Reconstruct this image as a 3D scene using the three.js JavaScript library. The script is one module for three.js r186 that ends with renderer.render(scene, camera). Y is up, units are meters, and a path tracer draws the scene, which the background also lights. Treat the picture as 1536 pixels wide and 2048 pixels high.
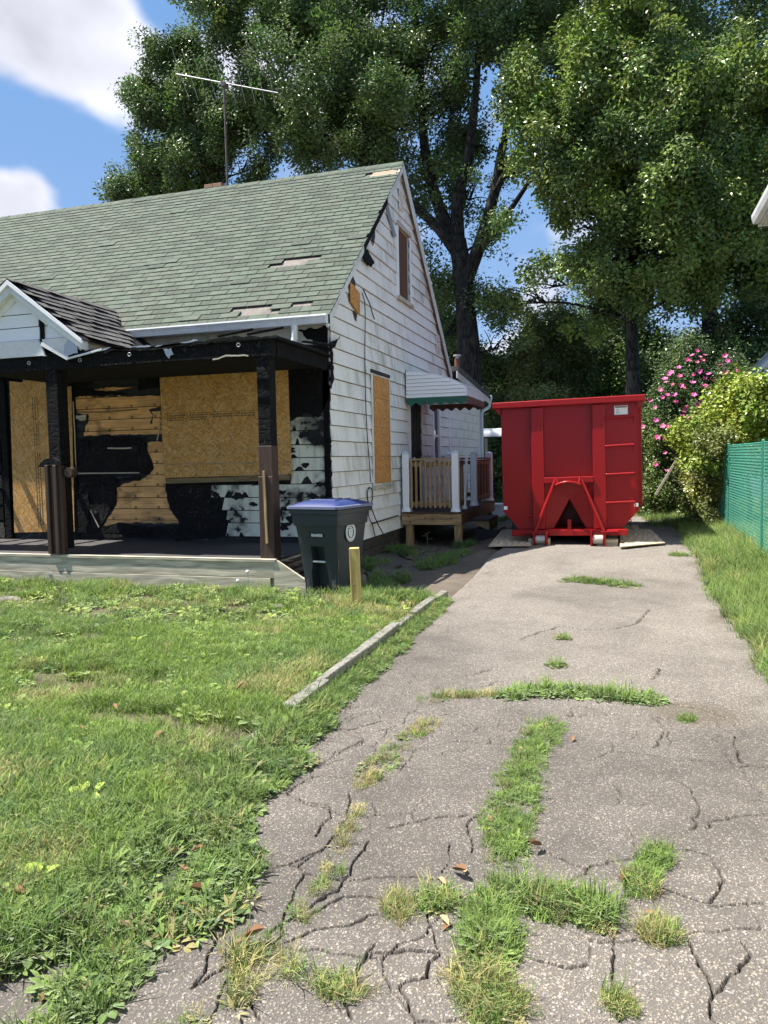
import * as THREE from 'three';
import { mergeGeometries, toCreasedNormals } from 'three/addons/utils/BufferGeometryUtils.js';
import { RoundedBoxGeometry } from 'three/addons/geometries/RoundedBoxGeometry.js';

// ---------------------------------------------------------------- camera, sky, sun, exposure
const scene = new THREE.Scene();
const camera = new THREE.PerspectiveCamera(2 * Math.atan(1024 / 1540) * 180 / Math.PI, 0.75, 0.05, 900);
const D2R = Math.PI / 180;
camera.rotation.order = 'YXZ';
camera.position.set(0, 1.6, 0);
camera.rotation.set(-3.85 * D2R, 17.3 * D2R, -1.1 * D2R);
camera.updateMatrixWorld(true);
const renderer = new THREE.WebGLRenderer({ antialias: true });
renderer.toneMapping = THREE.LinearToneMapping;
const EXPOSURE = 2.8;
renderer.toneMappingExposure = EXPOSURE;
renderer.shadowMap.enabled = true;
const SUN = new THREE.Vector3(-0.5, 1, 0.12).normalize();
const sun = new THREE.DirectionalLight(new THREE.Color().setRGB(1, 0.94, 0.84), 4.6);
sun.position.copy(SUN).multiplyScalar(60).add(new THREE.Vector3(-3, 0, -12));
sun.target.position.set(-3, 0, -12);
sun.castShadow = true;
Object.assign(sun.shadow.camera, { left: -30, right: 30, top: 30, bottom: -30, near: 1, far: 140 });
sun.shadow.mapSize.set(4096, 4096);
scene.add(sun, sun.target);

// pixel (of the 1536 x 2048 photograph) to a ray, and where that ray meets a plane
const mw = camera.matrixWorld;
function rayDir(px, py) { return new THREE.Vector3(px - 768, 1024 - py, -1540).transformDirection(mw); }
function hit(px, py, axis, value) { const d = rayDir(px, py), o = camera.position; return d.multiplyScalar((value - o[axis]) / d[axis]).add(o); }
const onY = (px, py, y = 0) => hit(px, py, 'y', y), onX = (px, py, x) => hit(px, py, 'x', x), onZ = (px, py, z) => hit(px, py, 'z', z);

// ---------------------------------------------------------------- random numbers and noise
function rng(seed) { let a = seed >>> 0; return () => { a = (a + 0x6D2B79F5) >>> 0; let t = a; t = Math.imul(t ^ (t >>> 15), t | 1); t ^= t + Math.imul(t ^ (t >>> 7), t | 61); return ((t ^ (t >>> 14)) >>> 0) / 4294967296; }; }
const R = rng(11);
const rr = (a, b) => a + (b - a) * R();
const clamp = (x, a = 0, b = 1) => Math.min(b, Math.max(a, x));
const ss = (a, b, x) => { const t = clamp((x - a) / (b - a)); return t * t * (3 - 2 * t); };
const mix = (a, b, t) => a + (b - a) * t;
function h3(x, y, z) { let h = Math.imul(x, 374761393) ^ Math.imul(y, 668265263) ^ Math.imul(z, 2147483647 - 1013904223); h = Math.imul(h ^ (h >>> 13), 1274126177); h ^= h >>> 16; return (h >>> 0) / 4294967296; }
function n2(x, y, px = 0, py = 0, s = 0) {
  let xi = Math.floor(x), yi = Math.floor(y); const fx = x - xi, fy = y - yi, u = fx * fx * (3 - 2 * fx), v = fy * fy * (3 - 2 * fy);
  let x1 = xi + 1, y1 = yi + 1;
  if (px) { xi = ((xi % px) + px) % px; x1 = ((x1 % px) + px) % px; }
  if (py) { yi = ((yi % py) + py) % py; y1 = ((y1 % py) + py) % py; }
  return mix(mix(h3(xi, yi, s), h3(x1, yi, s), u), mix(h3(xi, y1, s), h3(x1, y1, s), u), v);
}
function n3(x, y, z) {
  const xi = Math.floor(x), yi = Math.floor(y), zi = Math.floor(z), fx = x - xi, fy = y - yi, fz = z - zi;
  const u = fx * fx * (3 - 2 * fx), v = fy * fy * (3 - 2 * fy), w = fz * fz * (3 - 2 * fz);
  const a = mix(mix(h3(xi, yi, zi), h3(xi + 1, yi, zi), u), mix(h3(xi, yi + 1, zi), h3(xi + 1, yi + 1, zi), u), v);
  const b = mix(mix(h3(xi, yi, zi + 1), h3(xi + 1, yi, zi + 1), u), mix(h3(xi, yi + 1, zi + 1), h3(xi + 1, yi + 1, zi + 1), u), v);
  return mix(a, b, w);
}
function fbm(x, y, oct = 4, p = 0, q = 0, s = 0) { let a = 0, k = 0.5, t = 0; for (let i = 0; i < oct; i++) { a += k * n2(x, y, p, q, s + i * 17); t += k; x *= 2; y *= 2; p *= 2; q *= 2; k *= 0.5; } return a / t; }
function fbm3(x, y, z, oct = 4) { let a = 0, k = 0.5, t = 0; for (let i = 0; i < oct; i++) { a += k * n3(x, y, z); t += k; x = x * 2 + 7.1; y = y * 2 + 3.3; z = z * 2 + 1.7; k *= 0.5; } return a / t; }

// ---------------------------------------------------------------- the sky: summer blue with cumulus, computed by direction
{
  const W = 2048, H = 1024, data = new Float32Array(W * H * 4);
  const blobs = [[130, 90, 130, .26], [10, 60, 120, .24], [250, 190, 90, .24], [385, 120, 45, .16], [500, 180, 70, .2], [60, 395, 75, .26], [1065, 560, 85, .26], [1040, 660, 70, .2], [120, 290, 85, -.26], [230, 330, 70, -.22], [20, 270, 70, -.2], [330, 30, 70, -.25], [150, 345, 50, -.2], [700, 250, 160, .08]]
    .map(([x, y, r, a]) => ({ d: rayDir(x, y), r: r / 1540, a }));
  for (let j = 0; j < H; j++) {
    const el = ((j + 0.5) / H - 0.5) * Math.PI, y = Math.sin(el), c = Math.cos(el);
    for (let i = 0; i < W; i++) {
      const az = ((i + 0.5) / W - 0.5) * 2 * Math.PI, x = Math.cos(az) * c, z = Math.sin(az) * c;
      const k = (j * W + i) * 4, up = Math.max(y, 0);
      const t = Math.pow(1 - up, 3.2);
      const sd = x * SUN.x + y * SUN.y + z * SUN.z, au = Math.exp((sd - 1) * 9) * 0.32 + Math.exp((sd - 1) * 60) * 0.5;
      let r = mix(0.18, 0.48, t) + au, g = mix(0.39, 0.68, t) + au * .95, b = mix(0.80, 0.98, t) + au * .85;
      if (y > 0.01) {
        let bias = 0;
        for (const q of blobs) { const a2 = 2 - 2 * (x * q.d.x + y * q.d.y + z * q.d.z); if (a2 < q.r * q.r * 9) bias += q.a * Math.exp(-a2 / (q.r * q.r)); }
        const s = 1 / (y + 0.35), f = fbm3(x * s * 5.2 + 9.3, y * 6.1, z * s * 5.2 + 4.7, 6);
        const q = f + bias - 0.06 + .13 * (fbm3(x * 34 + 3, y * 38, z * 34, 4) - .5);
        const cov = ss(0.49, 0.73, q);
        if (cov > 0) {
          const lit = 0.66 + 0.62 * fbm3(x * 13 + 31, y * 15 - SUN.y, z * 13 + 2, 5) - 0.16 * ss(0.62, 0.95, q);
          const cr = lit * 1.0, cg = lit * 1.02, cb = lit * 1.12 + .03;
          r = mix(r, cr, cov); g = mix(g, cg, cov); b = mix(b, cb, cov);
        }
      }
      data[k] = r / EXPOSURE; data[k + 1] = g / EXPOSURE; data[k + 2] = b / EXPOSURE; data[k + 3] = 1;
    }
  }
  const t = new THREE.DataTexture(data, W, H, THREE.RGBAFormat, THREE.FloatType);
  t.mapping = THREE.EquirectangularReflectionMapping; t.magFilter = t.minFilter = THREE.LinearFilter; t.wrapS = THREE.RepeatWrapping; t.needsUpdate = true;
  scene.background = t; scene.environment = t;
}

// ---------------------------------------------------------------- building helpers
const taken = {};
function numbered(name) { const n = taken[name] = (taken[name] ?? -1) + 1; return n ? `${name}_${String(n).padStart(3, '0')}` : name; }
function shade(o) { o.traverse((m) => { if (m.isMesh) { m.castShadow = true; m.receiveShadow = true; } }); return o; }
function thing(name, label, category, pos = [0, 0, 0], group, kind) {
  const o = new THREE.Group(); o.name = numbered(name); o.position.set(...pos); o.userData = { label, category };
  if (group) o.userData.group = group; if (kind) o.userData.kind = kind;
  scene.add(o); return o;
}
function solo(name, geo, mat, label, category, group, kind) {
  const o = new THREE.Mesh(geo, mat); o.name = numbered(name); o.userData = { label, category };
  if (group) o.userData.group = group; if (kind) o.userData.kind = kind;
  o.castShadow = o.receiveShadow = true; scene.add(o); return o;
}
function part(parent, name, geo, mat, label) {
  const o = new THREE.Mesh(Array.isArray(geo) ? merge(geo) : geo, mat); o.name = name; if (label) o.userData.label = label;
  o.castShadow = o.receiveShadow = true; parent.add(o); return o;
}
function pgroup(parent, name, label) { const o = new THREE.Group(); o.name = name; if (label) o.userData.label = label; parent.add(o); return o; }
function merge(list) { const l = list.map((g) => { const q = g.index ? g.toNonIndexed() : g; for (const k of Object.keys(q.attributes)) if (!['position', 'normal', 'uv'].includes(k)) q.deleteAttribute(k); return q; }); return mergeGeometries(l, false); }
// uv in metres by the dominant axis of each normal; u runs along the axis `along`
function metreUV(g, along = 'x', off = [0, 0]) {
  if (g.index) g = g.toNonIndexed();
  const p = g.attributes.position, n = g.attributes.normal, uv = new Float32Array(p.count * 2), A = { x: 0, y: 1, z: 2 }[along];
  for (let f = 0; f < p.count; f += 3) {
    const N = [0, 1, 2].map((k) => Math.abs(n.getComponent(f, k) + n.getComponent(f + 1, k) + n.getComponent(f + 2, k)));
    const d = N.indexOf(Math.max(...N)); let ax = [0, 1, 2].filter((k) => k !== d);
    if (ax[1] === A) ax = [ax[1], ax[0]];
    for (let i = f; i < f + 3; i++) { uv[i * 2] = p.getComponent(i, ax[0]) + off[0]; uv[i * 2 + 1] = p.getComponent(i, ax[1]) + off[1]; }
  }
  g.setAttribute('uv', new THREE.BufferAttribute(uv, 2)); return g;
}
// a chamfered box between two corners
function box(x0, x1, y0, y1, z0, z1, along = 'x', ch = 0.004, off) {
  const w = x1 - x0, h = y1 - y0, d = z1 - z0; off = off || [R() * 7, R() * 7];
  const c = Math.min(ch, w / 3, h / 3, d / 3);
  const g = c > 0.0005 ? new RoundedBoxGeometry(w, h, d, 1, c) : new THREE.BoxGeometry(w, h, d);
  g.translate((x0 + x1) / 2, (y0 + y1) / 2, (z0 + z1) / 2);
  return metreUV(g, along, off);
}
// a bar of rectangular section between two points
function bar(a, b, w, h, ch = 0.003) {
  a = new THREE.Vector3(...a); b = new THREE.Vector3(...b); const L = a.distanceTo(b);
  const g = metreUV(ch ? new RoundedBoxGeometry(w, h, L, 1, Math.min(ch, w / 3, h / 3)) : new THREE.BoxGeometry(w, h, L), 'z', [R() * 5, R() * 5]);
  const m = new THREE.Matrix4().lookAt(b, a, Math.abs(b.clone().sub(a).normalize().y) > .98 ? new THREE.Vector3(0, 0, 1) : new THREE.Vector3(0, 1, 0)).setPosition(a.clone().add(b).multiplyScalar(.5));
  return g.applyMatrix4(m);
}
function tube(pts, r, seg = 24, rad = 6, closed = false) { return new THREE.TubeGeometry(new THREE.CatmullRomCurve3(pts.map((p) => p.isVector3 ? p : new THREE.Vector3(...p)), closed), seg, r, rad, closed); }
function rod(a, b, r, rad = 8, r2 = r) {
  a = a.isVector3 ? a : new THREE.Vector3(...a); b = b.isVector3 ? b : new THREE.Vector3(...b); const d = b.clone().sub(a), L = d.length();
  const g = new THREE.CylinderGeometry(r2, r, L, rad, 1); g.translate(0, L / 2, 0);
  g.applyQuaternion(new THREE.Quaternion().setFromUnitVectors(new THREE.Vector3(0, 1, 0), d.normalize())); return g.translate(a.x, a.y, a.z);
}
// a flat polygon (list of [u,v]) given thickness; placed with u,v -> world through a matrix
function plate(poly, depth, m) {
  const s = new THREE.Shape(poly.map((p) => new THREE.Vector2(p[0], p[1])));
  const g = new THREE.ExtrudeGeometry(s, { depth, bevelEnabled: false });
  return m ? g.applyMatrix4(m) : g;
}
function ragged(poly, step = 0.03, amp = 0.03, seed = 1, f = 14) {
  const out = [];
  for (let i = 0; i < poly.length; i++) {
    const a = poly[i], b = poly[(i + 1) % poly.length], L = Math.hypot(b[0] - a[0], b[1] - a[1]), n = Math.max(1, Math.round(L / step));
    for (let k = 0; k < n; k++) {
      const t = k / n, x = mix(a[0], b[0], t), y = mix(a[1], b[1], t), w = (fbm(x * f + seed * 3.1, y * f + seed, 3) - .5) * 2 * amp, v = (fbm(x * f + 51 + seed, y * f + 17, 3) - .5) * 2 * amp;
      out.push([x + w, y + v]);
    }
  }
  return out;
}

// ---------------------------------------------------------------- textures (what the surfaces are made of)
function tex(W, H, fn, { srgb = true, repeat = [1, 1], wrap = true } = {}) {
  const d = new Uint8Array(W * H * 4);
  for (let j = 0; j < H; j++) for (let i = 0; i < W; i++) { const c = fn(i / W, j / H, i, j), k = (j * W + i) * 4; d[k] = clamp(c[0]) * 255; d[k + 1] = clamp(c[1]) * 255; d[k + 2] = clamp(c[2]) * 255; d[k + 3] = 255; }
  const t = new THREE.DataTexture(d, W, H, THREE.RGBAFormat);
  if (srgb) t.colorSpace = THREE.SRGBColorSpace;
  t.magFilter = THREE.LinearFilter; t.minFilter = THREE.LinearMipmapLinearFilter; t.generateMipmaps = true;
  t.wrapS = t.wrapT = wrap ? THREE.RepeatWrapping : THREE.ClampToEdgeWrapping; t.repeat.set(...repeat); t.needsUpdate = true; return t;
}
const grey = (v) => [v, v, v];
function canvasTex(W, H, draw, { repeat = [1, 1], wrap = true } = {}) {
  const c = document.createElement('canvas'); c.width = W; c.height = H; draw(c.getContext('2d'), W, H);
  const t = new THREE.CanvasTexture(c); t.colorSpace = THREE.SRGBColorSpace; t.wrapS = t.wrapT = wrap ? THREE.RepeatWrapping : THREE.ClampToEdgeWrapping; t.repeat.set(...repeat); return t;
}
const T = {};
// long wood grain, u along the grain, 2 m x 1 m
T.grain = tex(512, 512, (u, v) => {
  const w = fbm(u * 4, v * 4, 3, 4, 4, 3) * .12, g = fbm(u * 5, (v + w) * 70, 3, 5, 0, 5), f = fbm(u * 12, v * 200, 2, 12, 200, 9), ring = .5 + .5 * Math.sin((v + w * 1.6) * 62.83 * 1 + fbm(u * 3, v * 3, 2, 3, 3, 21) * 9);
  return grey(.7 + .2 * (g - .5) + .18 * (f - .5) + .12 * (ring - .5));
}, { repeat: [.5, 1] });
T.char = tex(512, 512, (u, v) => {
  const b = fbm(u * 16, v * 16, 4, 16, 16, 2), c = Math.abs(n2(u * 26, v * 12, 26, 12, 4) - .5) * 2, f = fbm(u * 60, v * 60, 2, 60, 60, 8), ash = ss(.66, .8, fbm(u * 9, v * 22, 4, 9, 22, 14));
  const ln = ss(.055, .0, Math.abs(n2(u * 26, v * 12, 26, 12, 4) - .5)) * ss(.45, .65, fbm(u * 5, v * 5, 3, 5, 5, 31)) * .32, q = .10 + .16 * b * c + .09 * f + ln; return [q + ash * .09, q + ash * .09, q * 1.05 + ash * .1];
});
T.charBump = tex(512, 512, (u, v) => { const c = Math.abs(n2(u * 26, v * 12, 26, 12, 4) - .5) * 2, d = Math.abs(n2(u * 40, v * 40, 40, 40, 6) - .5) * 2; return grey(ss(0, .35, c) * .6 + ss(0, .3, d) * .3); }, { srgb: false });
// painted siding: rain streaks and mildew, 4 m x 4 m
T.siding = tex(1024, 1024, (u, v) => {
  const streak = fbm(u * 90, v * 5, 3, 90, 5, 3), s2 = fbm(u * 30, v * 3, 4, 30, 3, 13), bl = fbm(u * 7, v * 7, 5, 7, 7, 23), fine = fbm(u * 256, v * 128, 2, 256, 128, 5);
  const d = ss(.5, .95, streak * .35 + s2 * .35 + bl * .4) * .34, m = ss(.55, .85, bl * .7 + s2 * .35) * .18;
  const c = .93 - d * .55 + (fine - .5) * .05; return [c - m * .38, c - m * .32, c - .015 - m * .5];
}, { repeat: [.25, .25] });
T.granule = tex(512, 512, (u, v, i, j) => { const f = h3(i, j, 3), g = fbm(u * 90, v * 90, 2, 90, 90, 2), b = fbm(u * 5, v * 5, 4, 5, 5, 7); return grey(.62 + .22 * (f - .5) + .2 * (g - .5) + .3 * (b - .5)); }, { repeat: [1.1, 1.1] });
T.grime = tex(512, 512, (u, v) => { const a = fbm(u * 6, v * 6, 5, 6, 6, 2), b = fbm(u * 40, v * 40, 3, 40, 40, 4); return grey(.92 + .16 * (a - .5) + .09 * (b - .5)); }, { repeat: [.5, .5] });
T.bump = tex(512, 512, (u, v) => grey(.55 * fbm(u * 24, v * 24, 4, 24, 24, 2) + .45 * fbm(u * 120, v * 120, 2, 120, 120, 4)), { srgb: false, repeat: [1.3, 1.3] });
T.concrete = tex(512, 512, (u, v, i, j) => { const a = fbm(u * 5, v * 5, 5, 5, 5, 2), s = h3(i >> 1, j >> 1, 9), l = ss(.6, .75, fbm(u * 22, v * 22, 3, 22, 22, 5)); const c = .56 + .3 * (a - .5) + (s > .9 ? .12 : s < .1 ? -.14 : 0) - l * .16; return [c, c * .985, c * .94]; }, { repeat: [1.5, 1.5] });
T.bark = tex(512, 512, (u, v) => { const w = fbm(u * 6, v * 3, 3, 6, 3, 8) * .25, r = Math.abs(n2((u + w) * 26, v * 5, 26, 5, 3) - .5) * 2, f = fbm(u * 60, v * 30, 3, 60, 30, 5); return grey(.28 + .5 * ss(.05, .6, r) + .25 * (f - .5)); });
T.osb = canvasTex(1024, 1024, (g, W, H) => {
  g.fillStyle = '#b28a50'; g.fillRect(0, 0, W, H); const q = rng(5);
  for (let i = 0; i < 9500; i++) {
    const x = q() * W, y = q() * H, l = 16 + q() * 62, w = 4 + q() * 14, a = (q() - .5) * 2.3 + (q() < .2 ? 1.5 : 0), L = 40 + q() * 26;
    g.save(); g.fillStyle = `hsl(${31 + q() * 9},${34 + q() * 24}%,${L}%)`; g.globalAlpha = .55 + q() * .4;
    for (const ox of [0, -W, W]) for (const oy of [0, -H, H]) { if (x + ox < -90 || x + ox > W + 90 || y + oy < -90 || y + oy > H + 90) continue; g.setTransform(Math.cos(a), Math.sin(a), -Math.sin(a), Math.cos(a), x + ox, y + oy); g.beginPath(); g.moveTo(-l / 2, -w / 2 * q()); g.lineTo(l / 2, -w / 2); g.lineTo(l / 2 - 4, w / 2); g.lineTo(-l / 2 + 3, w / 2); g.fill(); }
    g.restore();
    if (q() < .25) { g.save(); g.strokeStyle = 'rgba(70,42,16,.55)'; g.lineWidth = 1; g.setTransform(Math.cos(a), Math.sin(a), -Math.sin(a), Math.cos(a), x, y); g.beginPath(); g.moveTo(-l / 2, w / 2); g.lineTo(l / 2, w / 2); g.stroke(); g.restore(); }
  }
}, { repeat: [.62, .62] });
// weathered asphalt: stones in binder, 2.2 m square
{
  const N = 2048, q = rng(77), col = new Float32Array(N * N * 3), hgt = new Float32Array(N * N);
  for (let j = 0; j < N; j++) for (let i = 0; i < N; i++) { const b = h3(i, j, 5), c = .105 + .05 * (b - .5); col.set([c, c * .94, c * .89], (j * N + i) * 3); }
  for (let s = 0; s < 125000; s++) {
    const cx = q() * N, cy = q() * N, r = 1.1 + Math.pow(q(), 2.6) * 3.3, tone = q(), br = .13 + .25 * Math.pow(q(), 1.7), e = .7 + q() * .6, an = q() * 3.1, ca = Math.cos(an), sa = Math.sin(an);
    const c = tone < .5 ? [br, br * .94, br * .87] : tone < .75 ? [br * .98, br * .88, br * .76] : tone < .9 ? [br * .92, br * .95, br] : [br * .6, br * .55, br * .54], top = .5 + q() * .5;
    const R0 = Math.ceil(r * 1.4);
    for (let dy = -R0; dy <= R0; dy++) for (let dx = -R0; dx <= R0; dx++) {
      const a = (dx * ca + dy * sa) * e, b = (-dx * sa + dy * ca) / e, dd = Math.hypot(a, b) / r; if (dd > 1) continue;
      const k = ((Math.round(cy + dy) + N) % N) * N + (Math.round(cx + dx) + N) % N; col[k * 3] = c[0]; col[k * 3 + 1] = c[1]; col[k * 3 + 2] = c[2]; hgt[k] = top * Math.sqrt(1 - dd * dd * .8);
    }
  }
  const lin = (c) => Math.pow(clamp(c), 1 / 2.2);
  T.asphalt = tex(N, N, (u, v, i, j) => { const k = (j * N + i) * 3; return [lin(col[k]), lin(col[k + 1]), lin(col[k + 2])]; }, { repeat: [1 / 2.2, 1 / 2.2] });
  T.asphaltBump = tex(1024, 1024, (u, v, i, j) => grey(hgt[(j * 2) * N + i * 2]), { srgb: false, repeat: [1 / 2.2, 1 / 2.2] });
}

// ---------------------------------------------------------------- materials
const rgb = (r, g, b) => new THREE.Color().setRGB(r, g, b);
const std = (c, rough, o = {}) => new THREE.MeshStandardMaterial({ color: rgb(...c), roughness: rough, metalness: 0, ...o });
const phy = (c, rough, o = {}) => new THREE.MeshPhysicalMaterial({ color: rgb(...c), roughness: rough, metalness: 0, ...o });
const M = {
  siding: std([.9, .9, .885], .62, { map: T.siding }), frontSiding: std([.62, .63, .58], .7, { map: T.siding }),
  white: std([.80, .80, .79], .5, { map: T.grime }), vinyl: std([.83, .84, .86], .42), pedBoard: std([.78, .80, .81], .5), gutter: std([.80, .82, .82], .35, { map: T.grime }),
  char: phy([.17, .172, .178], .85, { specularIntensity: .35, map: T.char, bumpMap: T.charBump, bumpScale: .004 }), charFlat: phy([.02, .02, .022], .95, { specularIntensity: .15 }), tar: phy([.30, .29, .29], .85, { specularIntensity: .4, map: T.char, bumpMap: T.bump, bumpScale: .025 }),
  osb: std([1, .97, .92], .8, { map: T.osb }), osbSide: std([.98, .84, .68], .8, { map: T.osb }),
  wood: std([.40, .28, .13], .75, { map: T.grain }), charDeck: std([.085, .078, .08], .7, { map: T.grain }), deckWood: std([.115, .075, .055], .7, { map: T.grain }), greyWood: std([.92, .84, .67], .85, { map: T.grain }), pine: std([.52, .36, .16], .7, { map: T.grain }),
  postWood: std([.095, .05, .033], .65, { map: T.grain }), stake: std([1, .74, .27], .75, { map: T.grain }), lattWood: std([.70, .47, .235], .75, { map: T.grain }), redWood: std([.24, .12, .07], .7, { map: T.grain }),
  concrete: std([.66, .66, .63], .9, { map: T.concrete, bumpMap: T.bump, bumpScale: .01 }), block: std([.2, .19, .17], .95, { map: T.concrete, bumpMap: T.bump, bumpScale: .012 }),
  underlay: std([.46, .41, .37], .9, { map: T.granule }), rawDeck: std([.55, .42, .29], .8, { map: T.grain }), brick: std([.42, .25, .16], .9, { map: T.grime }),
  greyShingle: ['.20 .195 .185', '.25 .24 .23', '.165 .16 .155'].map((c) => std(c.split(' ').map(Number), .92, { map: T.granule })),
  shingle: [[.182, .232, .168], [.190, .238, .178], [.172, .230, .168], [.196, .240, .182], [.186, .228, .170], [.172, .240, .180]].map((c) => std(c, .92, { map: T.granule, bumpMap: T.bump, bumpScale: .004 })),
  darkBacking: std([.06, .058, .055], .95), black: std([.012, .012, .014], .5), glassDark: phy([.015, .02, .04], .08), iron: std([.012, .012, .013], .45, { metalness: .2 }), rust: std([.17, .07, .045], .85, { map: T.grime }), alu: std([.42, .43, .45], .45, { metalness: .75 }), mast: std([.10, .07, .06], .7),
  red: phy([.26, .003, .005], .42, { clearcoat: .2, clearcoatRoughness: .12, specularIntensity: .5 }), steel: std([.55, .52, .45], .45, { metalness: .5, map: T.grime }),
  green: std([.01, .10, .065], .55), greenWire: std([.045, .32, .235], .4), greenPost: std([.02, .16, .115], .45), cart: std([.015, .024, .034], .5, { bumpMap: T.bump, bumpScale: .0015 }), cartScuff: std([.075, .082, .09], .62), lid: std([.014, .03, .135], .5), cable: std([.02, .02, .02], .6),
  ply: std([.98, .80, .57], .85, { map: T.grain }), stone: std([.30, .285, .25], .95, { map: T.concrete, bumpMap: T.bump, bumpScale: .012 }), dirt: std([1, 1, 1], .98, { vertexColors: true, bumpMap: T.bump, bumpScale: .02 }),
  asphalt: std([1, 1, 1], .93, { map: T.asphalt, bumpMap: T.asphaltBump, bumpScale: .004, vertexColors: true }), bark: std([.115, .095, .078], .95, { map: T.bark, bumpMap: T.bark, bumpScale: .04 }), darkBark: std([.075, .066, .058], .95, { map: T.bark, bumpMap: T.bark, bumpScale: .04 }),
  brownBoard: std([.20, .085, .04], .75, { map: T.grain }), soot: std([.03, .03, .032], .9),
  glossLeaf: std([1, 1, 1], .38, { side: THREE.DoubleSide }), leaf: phy([1, 1, 1], 1, { transmission: .42, thickness: 0, side: THREE.DoubleSide }), grass: phy([1, 1, 1], 1, { transmission: .3, thickness: 0, side: THREE.DoubleSide }),
  petal: phy([.62, .05, .26], 1, { transmission: .25, thickness: 0, side: THREE.DoubleSide }), dryLeaf: std([.19, .10, .05], .85, { side: THREE.DoubleSide }), paleLeaf: std([.34, .25, .14], .85, { side: THREE.DoubleSide }),
};

// ================================================================ GROUND
const EDGE_L = (z) => -1.93 + .035 * (fbm(z * 1.3, 3.1, 3) - .5) * 2, EDGE_R = (z) => 1.04 + .22 * ss(-5, -2, z) + .10 * (fbm(z * .9, 7.7, 3) - .5) * 2;
function hump(x, z) { return .125 * ss(-9.9, -11.5, z) * ss(-2.95, -2.05, x); }
function groundY(x, z) {
  let y = hump(x, z) + .012 * (fbm(x * .7 + 3, z * .7, 3) - .5) * 2;
  const lawn = ss(-2.0, -2.12, x) * ss(-8.9, -8.2, z); y += .055 * lawn + lawn * .03 * (fbm(x * 1.1, z * 1.1 + 9, 3) - .5);
  y += .03 * ss(1.05, 1.5, x);
  return y;
}
const isDrive = (x, z) => x > EDGE_L(z) && x < EDGE_R(z) && z > -21;
{
  const axis = (spans) => { const a = []; for (const [s, e, d] of spans) for (let v = s; v < e - 1e-6; v += d) a.push(v); a.push(spans.at(-1)[1]); return a; };
  const xs = axis([[-320, -60, 40], [-60, -18, 6], [-18, -12, .5], [-12, 6, .1], [6, 14, .5], [14, 60, 6], [60, 320, 40]]), zs = axis([[-320, -60, 40], [-60, -30, 5], [-30, -20, .4], [-20, .5, .1], [.5, 8, .5], [8, 60, 6], [60, 320, 40]]);
  const P = [], C = [], I = [], U = [];
  for (const z of zs) for (const x of xs) {
    const inD = x > -2.0 && x < 1.2 && z > -21 && z < 3; P.push(x, groundY(x, z) - (inD ? .03 : .004) - (Math.abs(x) > 40 || Math.abs(z) > 50 ? .1 : 0), z); U.push(x, z);
    const n = fbm(x * 2.3, z * 2.3, 4), f = fbm(x * 11, z * 11, 3), lawn = x < -2 && z > -8.6 || x > 1 || z < -24;
    const c = lawn ? [mix(.055, .10, n), mix(.06, .085, n), mix(.025, .045, n)] : [mix(.07, .14, n), mix(.055, .115, n), mix(.042, .09, n)];
    C.push(...c.map((v) => v * (.7 + .6 * f)));
  }
  for (let j = 0; j < zs.length - 1; j++) for (let i = 0; i < xs.length - 1; i++) { const a = j * xs.length + i, b = a + xs.length; I.push(a, b, a + 1, a + 1, b, b + 1); }
  const g = new THREE.BufferGeometry(); g.setAttribute('position', new THREE.Float32BufferAttribute(P, 3)); g.setAttribute('color', new THREE.Float32BufferAttribute(C, 3)); g.setAttribute('uv', new THREE.Float32BufferAttribute(U, 2)); g.setIndex(I); g.computeVertexNormals();
  solo('ground', g, M.dirt, 'bare brown soil of the yard around the house and driveway', 'ground', null, 'structure');
}
// cracks: traced lines of the photograph, and the crazed cells of the older slabs
const crackLines = [
  [[768, 1664], [830, 1650], [900, 1640], [940, 1636]], [[1035, 1282], [1075, 1270], [1125, 1256], [1165, 1262], [1230, 1262], [1275, 1250], [1305, 1222]],
  [[1120, 1434], [1142, 1436], [1148, 1422], [1165, 1416], [1200, 1424], [1215, 1436], [1235, 1440]], [[1300, 1362], [1330, 1340]], [[930, 1356], [985, 1342]], [[925, 1384], [1000, 1368]],
  [[1255, 1840], [1265, 1800], [1330, 1790], [1420, 1820], [1440, 1770], [1425, 1720], [1375, 1702], [1360, 1706]], [[1420, 1825], [1480, 1828], [1536, 1822]], [[1360, 1850], [1395, 1930], [1440, 2000], [1500, 1930], [1490, 1900]], [[1440, 2000], [1460, 2048]],
  [[1400, 1660], [1450, 1640], [1536, 1635]], [[1365, 1570], [1390, 1620], [1380, 1665]], [[1240, 2048], [1232, 1950], [1236, 1870], [1210, 1840]], [[760, 1920], [870, 1914], [855, 1960], [822, 1990], [815, 2020]], [[868, 1820], [866, 1914]],
  [[735, 1690], [690, 1770], [600, 1835], [540, 1870]], [[500, 1500 + 342], [400, 1960], [385, 1975]], [[500, 2048], [478, 1990], [500, 1940], [470, 1910]], [[665, 1990], [720, 1965], [756, 1900]], [[720, 2048], [690, 1990], [756, 1920]],
  [[570, 1740], [640, 1700], [690, 1640], [700, 1590]], [[620, 1680], [650, 1620], [600, 1600]], [[1315, 1500], [1330, 1470], [1300, 1440]], [[1440, 1450], [1465, 1480], [1475, 1530]], [[1000, 1600], [945, 1650], [940, 1720]], [[768, 1800], [690, 1790], [620, 1840]],
  [[1070, 1920], [1150, 1945], [1180, 1935]], [[1310, 1400], [1390, 1420], [1450, 1440]], [[560, 1900], [640, 1870], [760, 1832]], [[480, 1940], [420, 1960], [380, 1980]],
].map((l) => l.map(([x, y]) => { const p = onY(x, y, 0); return [p.x, p.z]; }));
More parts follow.
